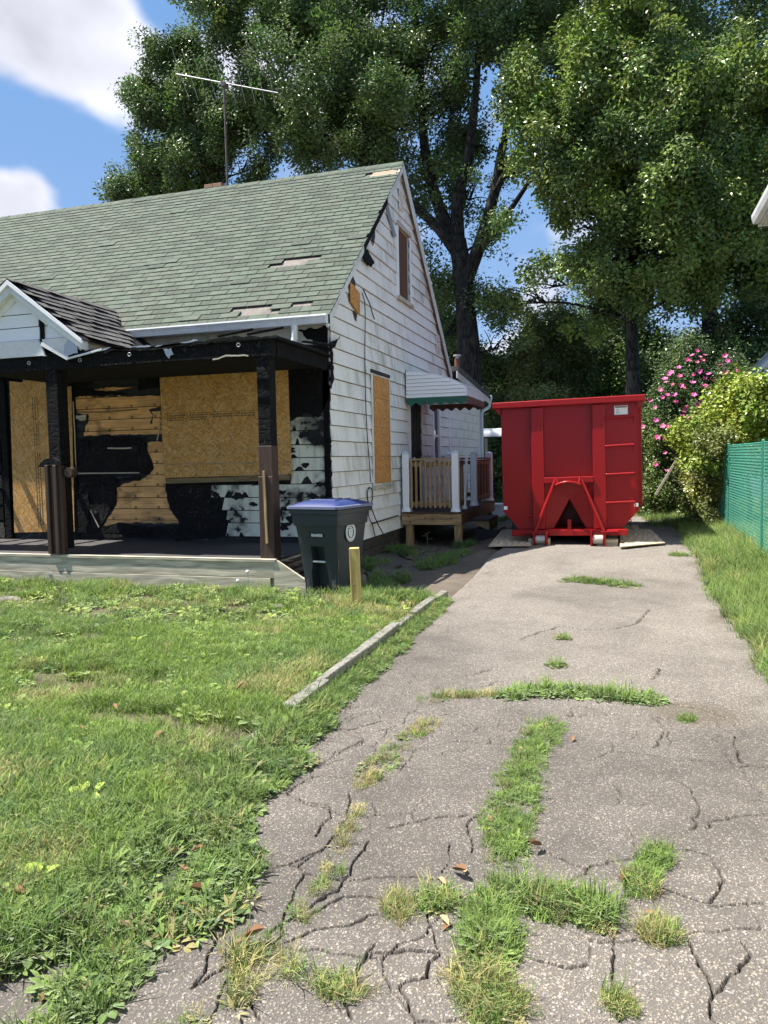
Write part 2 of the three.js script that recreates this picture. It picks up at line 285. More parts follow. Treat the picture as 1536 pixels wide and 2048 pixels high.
function segd(x, z, a, b) { const dx = b[0] - a[0], dz = b[1] - a[1], t = clamp(((x - a[0]) * dx + (z - a[1]) * dz) / (dx * dx + dz * dz + 1e-9)); return Math.hypot(x - a[0] - dx * t, z - a[1] - dz * t); }
const crackSegs = []; for (const l of crackLines) for (let i = 0; i + 1 < l.length; i++) crackSegs.push([l[i], l[i + 1], Math.min(l[i][0], l[i + 1][0]) - .2, Math.max(l[i][0], l[i + 1][0]) + .2, Math.min(l[i][1], l[i + 1][1]) - .2, Math.max(l[i][1], l[i + 1][1]) + .2]);
function cellEdge(x, z, size, seed) {           // distance (m) to the border between the two nearest cells
  x /= size; z /= size; const xi = Math.floor(x), zi = Math.floor(z); let a = 9, b = 9;
  for (let j = -1; j < 2; j++) for (let i = -1; i < 2; i++) { const px = xi + i + .15 + .7 * h3(xi + i, zi + j, seed), pz = zi + j + .15 + .7 * h3(xi + i, zi + j, seed + 1), d = Math.hypot(x - px, z - pz); if (d < a) { b = a; a = d; } else if (d < b) b = d; }
  return (b - a) * size * .5;
}
function crackDepth(x, z) {
  const wx = x + .10 * (fbm(x * 4, z * 4, 3) - .5) + .035 * (fbm(x * 16, z * 16, 3) - .5), wz = z + .10 * (fbm(x * 4 + 31, z * 4, 3) - .5) + .035 * (fbm(x * 16 + 9, z * 16 + 3, 3) - .5);
  let d = 9; for (const s of crackSegs) if (x > s[2] && x < s[3] && z > s[4] && z < s[5]) d = Math.min(d, segd(wx, wz, s[0], s[1]));
  const far = mix(1, 2.3, ss(-4, -6.5, z)); let c = 1 - ss(.0012 * far, .0058 * far, d);
  const zone = ss(-4.9, -3.9, z), left = ss(-.2, -1.1, x), w1 = .0009 + .0024 * fbm(x * 2, z * 2, 2);
  const m = fbm(x * 1.1 + 5, z * 1.1, 3);
  c = Math.max(c, (1 - ss(w1 * .5, w1 * 1.6, cellEdge(wx, wz, .52, 4))) * zone * ss(.40, .52, m) * .9);
  c = Math.max(c, (1 - ss(w1 * .4, w1 * 1.3, cellEdge(wx, wz, .21, 8))) * ss(-5.6, -4.2, z) * left * ss(.44, .56, fbm(x * 1.4 + 1, z * 1.4 + 7, 3)) * .75);
  c = Math.max(c, (1 - ss(w1 * .4, w1 * 1.2, cellEdge(wx, wz, .3, 15))) * ss(-5.9, -5.0, z) * ss(-4.0, -4.6, z) * ss(.42, .55, fbm(x * 1.2 + 11, z * 1.2 + 7, 3)) * .7);
  return c;
}
{
  const P = [], C = [], I = [], U = []; let base = 0;
  function band(z0, z1, dz, nx) {
    const nz = Math.round((z0 - z1) / dz);
    for (let j = 0; j <= nz; j++) {
      const z = mix(z0, z1, j / nz), a = EDGE_L(z), b = EDGE_R(z);
      for (let i = 0; i <= nx; i++) {
        const x = mix(a, b, i / nx), c = crackDepth(x, z), e = Math.min(x - a, b - x);
        const und = .02 * (fbm(x * 1.5 + 1, z * 1.5, 3) - .5) + .007 * (fbm(x * 9, z * 9, 3) - .5) + .0035 * (fbm(x * 40, z * 40, 2) - .5);
        P.push(x, hump(x, z) + .016 + und - c * .022 - .03 * ss(.05, 0, e), z); U.push(x, z);
        const w = fbm(x * .9 + 4, z * .9, 4), dk = ss(.5, .68, fbm(x * .55 + 20, z * .55 + 3, 4)), fine = fbm(x * 6 + 2, z * 6, 3), soil = ss(.56, .7, fbm(x * 3 + 8, z * 3, 4)) * .5 * ss(.35, .1, e);
        let v = .90 + .45 * (w - .5) - .24 * dk + .28 * (fine - .5) + .22 * (fbm(x * 2.6 + 60, z * 2.6, 4) - .5) + .27 * ss(-5.5, -9, z), col = [v * 1.02, v * .965, v * .90];
        const mud = ss(.30, .12, Math.hypot((x - .42) * .8, z + 4.98));          // silted puddle hollow
        col = col.map((q, k) => mix(q, [.62, .54, .42][k], mud * .75)); col = col.map((q, k) => mix(q, [.5, .4, .3][k], soil)); col = col.map((q, k) => mix(q, [.2, .165, .13][k], ss(.25, .9, c)));
        C.push(...col);
      }
    }
    for (let j = 0; j < nz; j++) for (let i = 0; i < nx; i++) { const a = base + j * (nx + 1) + i, b = a + nx + 1; I.push(a, a + 1, b, a + 1, b + 1, b); }
    base += (nz + 1) * (nx + 1);
  }
  band(2.5, -1.3, .1, 40); band(-1.3, -3.0, .0042, 720); band(-3.0, -4.6, .006, 540); band(-4.6, -9, .018, 260); band(-9, -21, .06, 120);
  for (let k = 0; k < I.length; k += 3) { const t = I[k + 1]; I[k + 1] = I[k + 2]; I[k + 2] = t; }
  const g = new THREE.BufferGeometry(); g.setAttribute('position', new THREE.Float32BufferAttribute(P, 3)); g.setAttribute('color', new THREE.Float32BufferAttribute(C, 3)); g.setAttribute('uv', new THREE.Float32BufferAttribute(U, 2)); g.setIndex(I); g.computeVertexNormals();
  if (g.attributes.normal.getY(100) < 0) { const ix = g.index.array; for (let k = 0; k < ix.length; k += 3) { const t = ix[k + 1]; ix[k + 1] = ix[k + 2]; ix[k + 2] = t; } g.computeVertexNormals(); }
  solo('driveway', g, M.asphalt, 'worn cracked asphalt driveway leading to the red dumpster', 'driveway', null, 'structure');
}
console.log('ground done');

// ================================================================ HOUSE
const GX = -3.95, FZ = -10.25, BZ = -17.95, HX0 = -13.2, EAVE = { y: 3.6, z: -10.0 }, RIDGE = { y: 7.04, z: -14.0 }, RX = -3.85, SLOPE = (RIDGE.y - EAVE.y) / (EAVE.z - RIDGE.z);
const house = thing('burned_house', 'fire damaged white cottage with green shingle roof and boarded up openings', 'house');
const roofY = (z) => RIDGE.y - Math.abs(z - RIDGE.z) * SLOPE;
{
  // foundation of concrete blocks, each block of the visible side on its own
  const f = pgroup(house, 'foundation');
  part(f, 'footing_wall', box(HX0 + .1, GX - .12, -.2, .36, BZ, FZ + .02, 'x', 0), M.block);
  let k = 0; for (let row = 0; row < 2; row++) for (let z = FZ - .02 - row * .2; z > BZ; z -= .405) { part(f, 'concrete_block', box(GX - .13, GX - .06 + rr(0, .008), -.05 + row * .2, .142 + row * .2, Math.max(z - .397, BZ), z, 'z', .008), M.block); k++; }
  // side wall under the gable: weatherboard courses cut round the openings
  const gable = pgroup(house, 'side_wall');
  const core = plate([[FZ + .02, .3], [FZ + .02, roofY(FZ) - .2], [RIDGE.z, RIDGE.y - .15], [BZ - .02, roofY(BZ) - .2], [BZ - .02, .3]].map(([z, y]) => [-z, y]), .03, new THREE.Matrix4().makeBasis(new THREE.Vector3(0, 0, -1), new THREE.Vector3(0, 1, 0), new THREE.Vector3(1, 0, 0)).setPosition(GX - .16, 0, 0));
  part(gable, 'dark_gap_backing', core, M.darkBacking);  // near-black sheet added behind the courses; its colour draws shade lines in the gaps
  const holes = [[-13.84, -14.62, 4.62, 5.84], [-14.5, -15.36, .6, 2.86], [-16.38, -17.0, 1.45, 2.86]];   // z near, z far, y0, y1
  const frontEdge = (y) => y < 3.45 ? FZ : Math.min(FZ, RIDGE.z + (RIDGE.y - .06 - y) / SLOPE), backEdge = (y) => y < 3.45 ? BZ : Math.max(BZ, RIDGE.z - (RIDGE.y - .06 - y) / SLOPE);
  const H = .222, Y0 = .34; let row = 0;
  for (let y = Y0; y < RIDGE.y - .12; y += H, row++) {
    const y1 = Math.min(y + H - .010, RIDGE.y - .08), ym = y + H / 2; let spans = [[0, 1]];
    const A0 = frontEdge(y), A1 = frontEdge(y1), B0 = backEdge(y), B1 = backEdge(y1);
    let cuts = holes.filter((h) => ym > h[2] && ym < h[3]).map((h) => [h[0], h[1]]);
    
    let segs = [[A0, A1, 1]]; const list = []; let z0 = A0, z1 = A1;
    for (const c of cuts.sort((a, b) => b[0] - a[0])) { if (c[0] > z0 || c[1] < B0) continue; list.push([z0, z1, c[0], c[0]]); z0 = z1 = c[1]; }
    list.push([z0, z1, B0, B1]);
    for (const [a0, a1, b0, b1] of list) {
      const jit = rr(-.002, .002), sag = rr(-.004, .004), out = .03 + jit, n = 8, g = new THREE.BufferGeometry(), p = [], ix = [];
      for (let i = 0; i <= n; i++) { const t = i / n, w = .0045 * (fbm(t * 5 + row * 3, row, 2) - .5); const zb = mix(a0, b0, t), zt = mix(a1, b1, t); p.push(GX - .02, y1, zt, GX - .016, y1, zt, GX + out - .02, y + w + sag * t, zb, GX - .02, y + w + sag * t, zb); }
      for (let i = 0; i < n; i++) { const q = i * 4; for (const [s, t] of [[0, 1], [1, 2], [2, 3], [3, 0]]) ix.push(q + s, q + t, q + 4 + t, q + s, q + 4 + t, q + 4 + s); }
      ix.push(0, 2, 1, 0, 3, 2, n * 4, n * 4 + 1, n * 4 + 2, n * 4, n * 4 + 2, n * 4 + 3);
      g.setAttribute('position', new THREE.Float32BufferAttribute(p, 3)); g.setIndex(ix); let q = g.toNonIndexed(); q.computeVertexNormals(); q = metreUV(q, 'z', [row * .37, row * .011]);
      part(gable, 'siding_board', q, M.siding);
    }
  }
  // attic window: brown board in a deep white frame
  const aw = pgroup(house, 'attic_window', 'narrow attic window filled with a brown board');
  part(aw, 'brown_board', box(GX - .06, GX - .035, 4.6, 5.86, -14.62, -13.84, 'y'), M.brownBoard);
  for (const z of [-13.84, -14.62]) part(aw, 'jamb', box(GX - .07, GX + .022, 4.6, 5.86, z - .09 * (z < -14 ? 1 : 0), z + .09 * (z < -14 ? 0 : 1), 'y'), M.vinyl);
  part(aw, 'lintel', box(GX - .07, GX + .035, 5.862, 5.95, -14.70, -13.76, 'z'), M.greyWood); part(aw, 'sill', box(GX - .07, GX + .06, 4.53, 4.598, -14.72, -13.74, 'z'), M.greyWood);
  // OSB sheet over the lower side window, with screw lines
  const so = pgroup(house, 'side_window_board', 'tall strand board sheet screwed over side window');
  for (const [a, b] of [[1.22, 1.655], [1.658, 1.905], [1.908, 2.15], [2.153, 2.63], [2.633, 3.0]]) part(so, 'strand_board', box(GX + .022, GX + .036, a, b, -13.03, -12.13, 'y', .002), M.osbSide);
  for (const z of [-12.10, -13.06]) part(so, 'casing', box(GX + .004, GX + .03, 1.17, 3.03, z - .022, z + .022, 'y'), M.white);
  part(so, 'head_casing', box(GX + .004, GX + .032, 3.034, 3.09, -13.1, -12.06, 'z'), M.soot); part(so, 'sill', box(GX + .004, GX + .05, 1.12, 1.168, -13.1, -12.06, 'z'), M.greyWood);
  // small board over the burnt-through hole by the eave
  const sm = pgroup(house, 'small_patch_board', 'small strand board patch over a burnt hole below the eave');
  part(sm, 'strand_board', plate(ragged([[-11.08, 3.98], [-11.5, 3.84], [-11.5, 4.2], [-11.08, 4.28]].map(([z, y]) => [-z, y]), .06, .012, 5), .014, new THREE.Matrix4().makeBasis(new THREE.Vector3(0, 0, -1), new THREE.Vector3(0, 1, 0), new THREE.Vector3(1, 0, 0)).setPosition(GX + .03, 0, 0)), M.osbSide);
  const burnM = (x) => new THREE.Matrix4().makeBasis(new THREE.Vector3(0, 0, -1), new THREE.Vector3(0, 1, 0), new THREE.Vector3(1, 0, 0)).setPosition(x, 0, 0);
  part(sm, 'scorch_hole', plate(ragged([[11.05, 4.24], [11.4, 4.2], [11.38, 4.36], [11.28, 4.4], [11.08, 4.36]], .03, .03, 9), .006, burnM(GX + .006)), M.soot);
  part(sm, 'scorch_below', plate(ragged([[11.3, 3.9], [11.44, 3.86], [11.42, 3.74], [11.34, 3.76]], .03, .03, 12), .006, burnM(GX + .006)), M.soot);
  // scorched rake, torn flashing
  const sc = pgroup(house, 'burnt_rake', 'charred torn rake edge with exposed black sheathing');
  const rk = (z, d) => [-z, roofY(z) - d];
  part(sc, 'charred_strip', plate(ragged([rk(-11.62, .06), rk(-11.9, .05), rk(-12.4, .05), rk(-12.95, .05), rk(-12.95, .16), rk(-12.5, .24), rk(-12.0, .25), rk(-11.62, .18)], .05, .03, 3), .02, burnM(RX - .095)), M.char);
  part(sc, 'burnt_flap', plate(ragged([rk(-11.60, .12), rk(-11.66, .10), rk(-11.95, .34), rk(-12.22, .66), rk(-12.12, .7), rk(-11.8, .42)], .03, .04, 6), .03, burnM(RX - .07)), M.char);
  part(sc, 'burnt_tongue', plate(ragged([rk(-12.25, .2), rk(-12.45, .2), rk(-12.4, .42), rk(-12.28, .46)], .03, .04, 16), .012, burnM(GX + .012)), M.soot);
  part(sc, 'bare_flashing', plate(ragged([rk(-12.98, .1), rk(-13.1, .12), rk(-13.6, 1.0), rk(-13.7, 1.14), rk(-13.5, 1.06)], .04, .03, 8), .004, burnM(GX + .02)), M.alu);
  part(sc, 'scorch_edge', plate(ragged([[FZ * -1 + .0, 2.62], [10.33, 2.7], [10.38, 2.9], [10.36, 3.1], [10.30, 3.2], [10.25, 3.5], [10.24, 3.5]], .03, .05, 21), .004, burnM(GX + .01)), M.char);
  part(sc, 'curled_corner', plate(ragged([[10.16, 3.24], [10.5, 3.34], [10.58, 3.4], [10.4, 3.24], [10.2, 3.14]], .03, .03, 25), .012, burnM(GX + .03)), M.char);
  // vents
  for (const [z, y, w, h] of [[-14.06, 6.24, .2, .3], [-16.92, 3.98, .24, .34]]) {
    const v = pgroup(house, 'louvre_vent'); part(v, 'vent_frame', [box(GX + .005, GX + .03, y, y + h, z - w / 2 - .03, z - w / 2, 'y'), box(GX + .005, GX + .03, y, y + h, z + w / 2, z + w / 2 + .03, 'y'), box(GX + .005, GX + .03, y - .03, y - .001, z - w / 2 - .03, z + w / 2 + .03), box(GX + .005, GX + .03, y + h + .001, y + h + .03, z - w / 2 - .03, z + w / 2 + .03)], M.white);
    part(v, 'black_vent_plate', box(GX + .001, GX + .006, y, y + h, z - w / 2, z + w / 2, 'y', 0), M.black);  // flat black plate, no hole; the shade inside the vent is its colour
    for (let i = 0; i < 5; i++) { const s = box(-.004, .004, 0, h / 6.2, -w / 2, w / 2, 'z', .001); s.rotateZ(-.7); s.translate(GX + .012, y + .02 + i * h / 5, z); part(v, 'slat', s, M.white); }
  }
  // security door and rear window in the side wall
  const dr = pgroup(house, 'side_door', 'black barred security door behind the railing');
  part(dr, 'door_leaf', box(GX - .06, GX - .02, .62, 2.84, -15.36, -14.5, 'y'), M.iron);
  for (let i = 0; i < 7; i++) part(dr, 'bar', box(GX - .018, GX - .004, .75, 2.75, -14.56 - i * .12, -14.545 - i * .12, 'y', .002), M.black);
  for (const z of [-14.47, -15.39]) part(dr, 'door_jamb', box(GX - .06, GX + .018, .62, 2.9, z - .03, z + .03, 'y'), M.white);
  part(dr, 'handle', [rod([GX - .05, 1.62, -14.62], [GX + .03, 1.62, -14.62], .018), new THREE.SphereGeometry(.035, 12, 8).translate(GX + .035, 1.62, -14.62)], M.alu); part(dr, 'lock', new THREE.SphereGeometry(.03, 12, 8).translate(GX - .05, 1.78, -14.62), M.alu);
  const rw = pgroup(house, 'sash_window', 'narrow white sash window beside the barred door');
  part(rw, 'pane', box(GX - .035, GX - .03, 1.5, 2.8, -16.94, -16.44, 'y', 0), M.glassDark);
  for (const z of [-16.40, -16.98]) part(rw, 'window_frame', box(GX - .06, GX + .02, 1.42, 2.9, z - .045, z + .045, 'y'), M.vinyl);
  for (const y of [1.47, 2.12, 2.85]) part(rw, 'sash_rail', box(GX - .028, GX - .005, y - .025, y + .025, -16.935, -16.445, 'z'), M.vinyl);
  part(rw, 'curtain', box(GX - .07, GX - .05, 2.15, 2.8, -16.94, -16.44, 'y', 0), M.white);
  part(house, 'corner_trim', box(GX - .03, GX + .04, .36, 3.5, BZ - .07, BZ + .001, 'y'), M.vinyl);
  part(house, 'service_cable', tube([[GX + .04, 4.22, -11.62], [GX + .045, 4.1, -11.72], [GX + .03, 3.2, -11.72], [GX + .03, 2.2, -11.74], [GX + .03, 1.25, -11.9]], .008, 40, 5), M.cable); part(house, 'cable_tail', tube([[GX + .03, 4.3, -11.7], [GX + .07, 4.1, -11.9], [GX + .05, 3.98, -12.1], [GX + .02, 3.93, -12.3]], .01, 20, 5), M.cable);
}
{ // rear addition with a low shed roof
  const an = pgroup(house, 'rear_addition', 'low rear addition with mildewed siding and shed roof');
  part(an, 'addition_core', box(-8.5, GX - .03, .0, 3.25, -22.0, BZ - .08, 'x', 0), M.block);
  for (let y = .34, i = 0; y < 3.2; y += .222, i++) { const g = metreUV(new THREE.BoxGeometry(.014, .212, 4.0), 'z', [i * .61 + 3, i * .017]); g.rotateZ(-.05); g.translate(GX - .012, y + .116, -20.0); part(an, 'siding_board', g, M.siding); }
  part(an, 'corner_trim', box(GX - .03, GX + .03, .36, 3.3, -22.08, -22.0, 'y'), M.vinyl);
  const sh = plate([[-18.0, 3.66], [-18.0, 3.78], [-22.5, 3.44], [-22.5, 3.34]].map(([z, y]) => [-z, y]), 5.0, new THREE.Matrix4().makeBasis(new THREE.Vector3(0, 0, -1), new THREE.Vector3(0, 1, 0), new THREE.Vector3(1, 0, 0)).setPosition(-8.7, 0, 0)); part(an, 'shed_roof', metreUV(sh, 'z'), M.greyShingle[0]);
  part(an, 'rake_board', plate([[-18.0, 3.5], [-18.0, 3.66], [-22.5, 3.335], [-22.5, 3.2]].map(([z, y]) => [-z, y]), .03, new THREE.Matrix4().makeBasis(new THREE.Vector3(0, 0, -1), new THREE.Vector3(0, 1, 0), new THREE.Vector3(1, 0, 0)).setPosition(-3.76, 0, 0)), M.gutter);
  part(an, 'gutter', box(-8.7, -3.66, 3.28, 3.42, -22.65, -22.5, 'x', .02), M.gutter);
  part(an, 'downpipe', [tube([[-3.72, 3.28, -22.58], [-3.74, 3.1, -22.5], [-3.86, 2.95, -22.12], [-3.88, 2.8, -22.06]], .045, 16, 8), rod([-3.88, .3, -22.06], [-3.88, 2.8, -22.06], .045)], M.gutter);
  part(an, 'flue_pipe', [rod([-3.98, 3.5, -19.2], [-3.98, 4.1, -19.2], .07, 12), new THREE.CylinderGeometry(.12, .12, .03, 14).translate(-3.98, 3.68, -19.2)], M.rust); part(an, 'flue_cap', [new THREE.CylinderGeometry(.10, .10, .04, 14).translate(-3.98, 4.18, -19.2), rod([-3.98, 4.1, -19.2], [-3.98, 4.16, -19.2], .05, 8)], M.alu);
}
{ // main roof: deck, rake boards, shingles one by one
  const roof = pgroup(house, 'roof');
  const t = .05, prof = [[EAVE.z, EAVE.y - .02], [RIDGE.z, RIDGE.y - .02], [2 * RIDGE.z - EAVE.z, EAVE.y - .02], [2 * RIDGE.z - EAVE.z, EAVE.y - .02 - t], [RIDGE.z, RIDGE.y - .03 - t], [EAVE.z, EAVE.y - .02 - t]].map(([z, y]) => [-z, y]);
  part(roof, 'roof_deck', metreUV(plate(prof, RX - .01 - HX0, new THREE.Matrix4().makeBasis(new THREE.Vector3(0, 0, -1), new THREE.Vector3(0, 1, 0), new THREE.Vector3(1, 0, 0)).setPosition(HX0, 0, 0)), 'x'), M.underlay);
  const rakeB = (za, zb, name, mat, side = 1) => part(roof, name, plate([[za, roofY(za) + .005], [zb, roofY(zb) + .005], [zb, roofY(zb) - .15], [za, roofY(za) - .15]].map(([z, y]) => [-z, y]), .03, new THREE.Matrix4().makeBasis(new THREE.Vector3(0, 0, -1), new THREE.Vector3(0, 1, 0), new THREE.Vector3(1, 0, 0)).setPosition(RX - .035, 0, 0)), mat);
  rakeB(-9.98, -11.6, 'rake_board', M.gutter); rakeB(-12.95, -14.0, 'rake_board', M.gutter); rakeB(-14.0, -18.0, 'rake_board', M.gutter);
  rakeB(-11.602, -12.948, 'burnt_rake_board', M.char);
  // shingles
  const L = Math.hypot(EAVE.z - RIDGE.z, RIDGE.y - EAVE.y), ang = Math.atan(SLOPE), ex = .142, wT = .318, nrow = Math.floor(L / ex), cand = [];
  const up = new THREE.Vector3(0, Math.sin(ang), -Math.cos(ang)), nrm = new THREE.Vector3(0, Math.cos(ang), Math.sin(ang));
  const inQuad = (x, s, list) => list.some(([x0, x1, s0, s1]) => x > x0 && x < x1 && s > s0 && s < s1);
  const rowOf = (px, py) => { const d = rayDir(px, py), o = camera.position, e = new THREE.Vector3(0, EAVE.y, EAVE.z), k = e.sub(o).dot(nrm) / d.dot(nrm), p = d.multiplyScalar(k).add(o); return [p.x, new THREE.Vector3(0, p.y - EAVE.y, p.z - EAVE.z).dot(up)]; };
  const rect = (x0, y0, x1, y1) => { const a = rowOf(x0, y0), b = rowOf(x1, y1); return [Math.min(a[0], b[0]), Math.max(a[0], b[0]), Math.min(a[1], b[1]) - .02, Math.max(a[1], b[1]) + .02]; };
  const bare = [rect(528, 535, 608, 521), rect(552, 528, 636, 516), rect(470, 634, 558, 610), rect(585, 632, 610, 606)];
  const torn = [rect(742, 354, 795, 341)];
  const gs = []; for (let v = 0; v < 4; v++) { const s = new RoundedBoxGeometry(wT - .008, .013 + v * .001, ex + .03, 1, .0015); const p = s.attributes.position; for (let i = 0; i < p.count; i++) { const z = p.getZ(i), x = p.getX(i); p.setY(i, p.getY(i) + (z > 0 ? .0008 * v * (x > 0 ? 1 : .2) : -.004)); } s.computeVertexNormals(); gs.push(metreUV(s, 'x', [v * 1.7, v * .6])); }
  for (let r = 0; r < nrow; r++) for (let c = -1; c < 31; c++) {
    const xa = RX + .015 - c * wT - (r % 2) * wT / 2 - (r % 3) * .02, x0 = Math.min(xa, RX + .018), x1 = xa - wT, cw = (x0 - x1) / wT, xc = (x0 + x1) / 2, s = (r + .5) * ex - .01; if (xc < HX0) continue;
    if (cw < .12) continue; if (inQuad(xc, s, bare) || inQuad(xc, s, torn)) continue;
    const lift = .008 + .006 * (fbm(xc * .5, s * .6, 2) - .5) + (h3(r, c, 7) > .988 ? .008 : 0);
    const pos = new THREE.Vector3(xc, EAVE.y, EAVE.z).addScaledVector(up, s).addScaledVector(nrm, lift);
    const tone = Math.floor(clamp(fbm(xc * .8 + 3, s * 1.5, 3) * .75 + h3(r, c, 3) * .4 - .08, 0, .999) * 6);
    const v = pos.clone().project(camera), see = v.x > -1.02;
    cand.push({ pos, tone, g: gs[Math.floor(h3(r, c, 9) * 4)], see, key: camera.position.distanceTo(pos) + (see ? 0 : 100), tilt: (h3(r, c, 12) - .5) * .008, cw });
  }
  // half tabs at the rake so that each course reaches the edge
  const Q = new THREE.Quaternion(), qx = new THREE.Quaternion().setFromAxisAngle(new THREE.Vector3(1, 0, 0), ang), rest = M.shingle.map(() => []);
  cand.sort((a, b) => a.key - b.key);
  cand.forEach((c, i) => {
    Q.copy(qx).multiply(new THREE.Quaternion().setFromAxisAngle(new THREE.Vector3(1, 0, 0), -.05 + c.tilt)).multiply(new THREE.Quaternion().setFromAxisAngle(new THREE.Vector3(0, 1, 0), c.tilt * .4));
    if (i < 300) { const m = part(roof, 'shingle', c.g, M.shingle[c.tone]); m.position.copy(c.pos); m.quaternion.copy(Q); m.scale.x = c.cw; }
    else rest[c.tone].push(c.g.clone().applyMatrix4(new THREE.Matrix4().compose(c.pos, Q, new THREE.Vector3(c.cw, 1, 1))));
  });
  rest.forEach((l, i) => { if (l.length) part(roof, 'shingle_field', l, M.shingle[i]).userData.kind = 'stuff'; });
  for (const [x0, x1, s0, s1] of torn) { const g = plate(ragged([[x0, s0], [x1, s0], [x1, s1], [x0, s1]], .05, .05, 3), .012, new THREE.Matrix4().makeBasis(new THREE.Vector3(1, 0, 0), up, nrm).setPosition(new THREE.Vector3(0, EAVE.y, EAVE.z))); part(roof, 'bare_decking', metreUV(g, 'x'), M.rawDeck, 'bare tan sheathing where shingles are torn off'); }
  for (let x = RX - .02; x > HX0 + .3; x -= .24) { const g = new THREE.CylinderGeometry(.2, .2, .25, 8, 1, true, -.75, 1.5).rotateX(0); g.rotateZ(Math.PI / 2); const m = part(roof, 'ridge_cap', merge([box(-.13, .13, -.006, .006, 0, .15, 'x', .002).rotateX(ang).translate(0, 0, 0), box(-.13, .13, -.006, .006, -.15, 0, 'x', .002).rotateX(-ang)]), M.shingle[Math.floor(h3(Math.round(x * 50), 1, 1) * 6)]); m.position.set(x - .12, RIDGE.y + .014 + .006 * h3(Math.round(x * 90), 2, 3), RIDGE.z); m.rotation.z = .02; }
  const ch = pgroup(house, 'chimney', 'low tan brick chimney just showing over the ridge');
  for (let r = 0; r < 7; r++) for (let i = 0; i < 2; i++) part(ch, 'brick', box(-8.22 + i * .2 + (r % 2) * .02, -8.03 + i * .2, 6.72 + r * .085, 6.797 + r * .085, -14.82, -14.42, 'x', .006), M.brick);
  // gutter, fascia and downspout along the front eave
  const gt = pgroup(house, 'gutter', 'white metal eave gutter spotted with soot');
  const gp = [[0, .11], [.02, .12], [.13, .12], [.135, .1], [.115, .06], [.1, 0], [0, 0]].map(([z, y]) => [z, y]);
  const GB = (x0, x1) => plate(gp, x1 - x0, new THREE.Matrix4().makeBasis(new THREE.Vector3(0, 0, 1), new THREE.Vector3(0, 1, 0), new THREE.Vector3(-1, 0, 0)).setPosition(x1, 3.485, -10.05));
  part(gt, 'trough', metreUV(GB(-7.35, -3.86), 'x'), M.gutter); part(gt, 'trough', metreUV(GB(-13.2, -8.75), 'x'), M.gutter);
  part(gt, 'end_cap', box(-3.862, -3.855, 3.48, 3.61, -10.05, -9.91, 'y', .002), M.gutter);
  part(gt, 'outlet_spout', [rod([-4.36, 3.49, -9.98], [-4.36, 3.3, -9.98], .045, 12), tube([[-4.36, 3.32, -9.98], [-4.38, 3.24, -9.97], [-4.44, 3.19, -9.95]], .045, 8, 10)], M.gutter);
  part(house, 'frieze_board', box(-7.6, GX - .1, 3.02, 3.5, FZ - .01, FZ + .03, 'x'), M.frontSiding, 'dirty white frieze board under the gutter'); part(house, 'soffit', box(HX0, GX - .02, 3.5, 3.53, FZ - .02, -10.06, 'x'), M.white);
  part(house, 'eave_soot', plate(ragged([[-4.42, 3.46], [-4.05, 3.5], [-3.98, 3.5], [-3.98, 3.04], [-4.3, 3.04], [-4.2, 3.28]], .03, .05, 31), .006, new THREE.Matrix4().setPosition(0, 0, FZ + .031)), M.char, 'charred corner below the gutter end');
}
console.log('house done');

